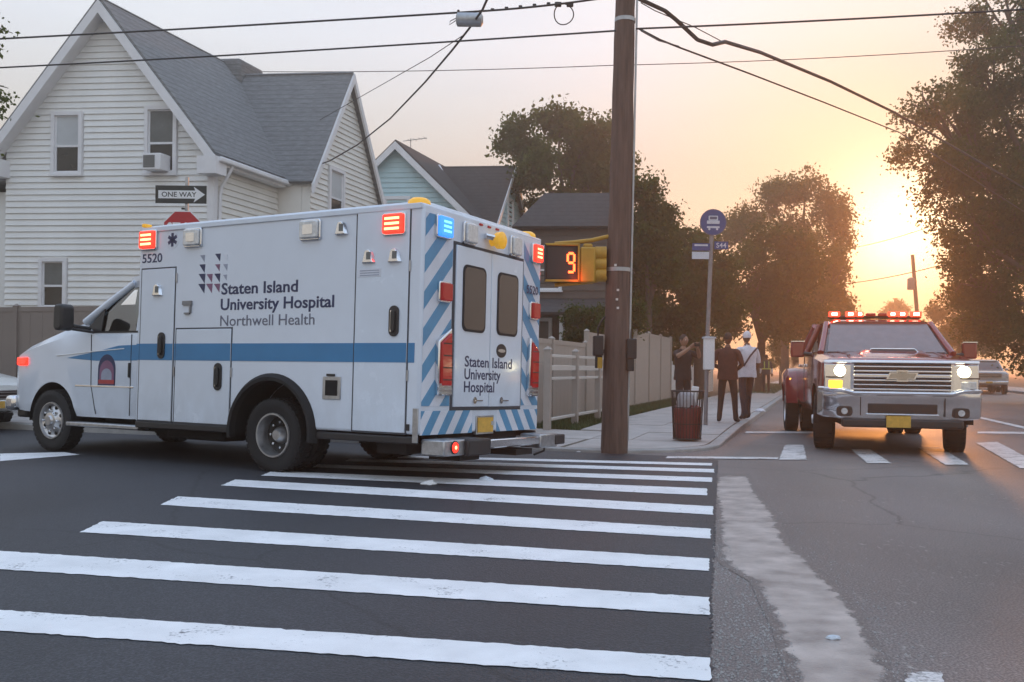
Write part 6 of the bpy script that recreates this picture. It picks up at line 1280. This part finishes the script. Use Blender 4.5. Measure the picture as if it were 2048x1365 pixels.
# big street tree on the right
tb0 = S(-BW-2.0, 31, .12)
def bt_(x, y, dep, r1, r2): s = dep/F; return (tuple(D(x, y, dep)-tb0), (r1*s, r1*s*.9, r2*s))
dpt = tb0.y
tree('big_street_tree', 'big leafy street tree filling the upper right over the kerb', tb0, [bt_(x, y, dpt+dz, a, b) for x, y, a, b, dz in ((1905, 250, 95, 100, -1), (1880, 340, 75, 80, -1), (1960, 130, 95, 110, 0), (2010, 20, 110, 90, 0), (2060, 250, 130, 140, 1), (1960, 400, 95, 90, 0), (2080, 420, 130, 120, 0), (1985, 520, 80, 90, 0), (2060, 570, 100, 100, 0), (2200, 150, 180, 200, 1), (2230, 420, 170, 180, 0), (2160, -80, 180, 130, 0), (1930, 460, 50, 90, -1), (1845, 215, 45, 45, -1), (1990, 620, 80, 70, .5), (2070, 690, 80, 50, .5), (1935, 560, 50, 60, 0), (1950, 640, 45, 45, .5), (2020, 480, 90, 80, 0), (2030, 340, 110, 100, 0), (2040, 640, 80, 60, 0))], 159600, 0.139, 'leaf_dark', .38, .6, 'street and garden trees', 9, .45)
ptree('shrub_tree', 'low round tree beyond the parked pickup', 66, 1920, [(1905, 635, 38, 45, 0), (1950, 650, 45, 50, 0), (1925, 690, 55, 40, 0)], 14700, 0.198, 'leaf_olive', .2, .6, seed=11)
ptree('shrub_tree', 'distant small tree showing above the pickup light bar', 120, 1788, [(1780, 625, 16, 18, 0), (1800, 622, 15, 17, 0), (1790, 650, 26, 26, 0)], 5460, 0.33, 'leaf_olive', .2, .9, seed=12)
ptree('shrub_tree', 'distant trees closing the view behind the red pickup', 140, 1720, [(1690, 690, 30, 40, 0), (1740, 715, 40, 22, 0), (1800, 715, 40, 20, 0), (1860, 712, 40, 28, 0), (1900, 700, 40, 38, 0)], 14700, 0.363, 'leaf_mid', .2, 1.1, seed=13)
for i, (x, dep, rx, ry, lab) in enumerate(((1345, 38, 40, 26, 'flowering yellow green bush above the white picket fence'), (1400, 40, 42, 30, 'dark bush behind the person taking a picture'), (1560, 62, 40, 30, 'low bush beside the parked dark car'), (1620, 64, 36, 34, 'low bush at the foot of the tree left of the pickup'), (1240, 26.5, 45, 40, 'bush rising over the tan fence behind the utility pole'), (1170, 28, 50, 38, 'bush rising over the tan fence before the brown porch'))):
    b = D(x, 700, dep); b.z = KZ; s = dep/F; yb = 700 if i < 4 else 650
    tree('garden_shrub', lab, b, [(tuple(D(x-rx*.4, yb, dep)-b), (rx*s*.7, rx*s*.7, ry*s)), (tuple(D(x+rx*.4, yb-8, dep)-b), (rx*s*.7, rx*s*.7, ry*s)), (tuple(D(x, yb+25, dep)-b), (rx*s*.8, rx*s*.8, ry*s*.8))], 8820, 0.086, 'leaf_olive' if i == 0 else 'leaf_dark', .05, .3, 'garden shrubs', 30+i, .3)
# tree beside the camera's left, only a few twigs reach into view
lt = Vector((-11.2, 14.6, .1)); lt = S(14.5, 1.2, KZ)
tree('leaning_tree', 'street tree whose twig ends show at the edge of the white house gable', lt, [(tuple(D(-62, 60, 15)-lt), (.75, .7, .5)), (tuple(D(-170, 150, 15.3)-lt), (.9, .9, .9)), (tuple(D(-45, 185, 14.8)-lt), (.55, .5, .35)), (tuple(D(-75, 255, 15)-lt), (.7, .7, .5)), (tuple(D(-260, 60, 16)-lt), (1.3, 1.2, 1.2))], 5200, 0.079, 'leaf_mid', .14, .32, 'street and garden trees', 21, .3)

# ================================================================== hazy evening air
hz = MB().box((10, 120, 11.5), (300, 330, 26)); 
hm = bpy.data.materials.new('haze_air'); hm.use_nodes = True; nn_ = hm.node_tree.nodes; nn_.clear(); ho = nn_.new('ShaderNodeOutputMaterial'); hv = nn_.new('ShaderNodeVolumePrincipled')
hv.inputs['Color'].default_value = (.98, .80, .66, 1); hv.inputs['Density'].default_value = .0048; hv.inputs['Anisotropy'].default_value = .72
hm.node_tree.links.new(hv.outputs[0], ho.inputs['Volume']); MATS['haze_air'] = hm
haze = hz.build('haze', 'haze_air'); haze['kind'] = 'stuff'
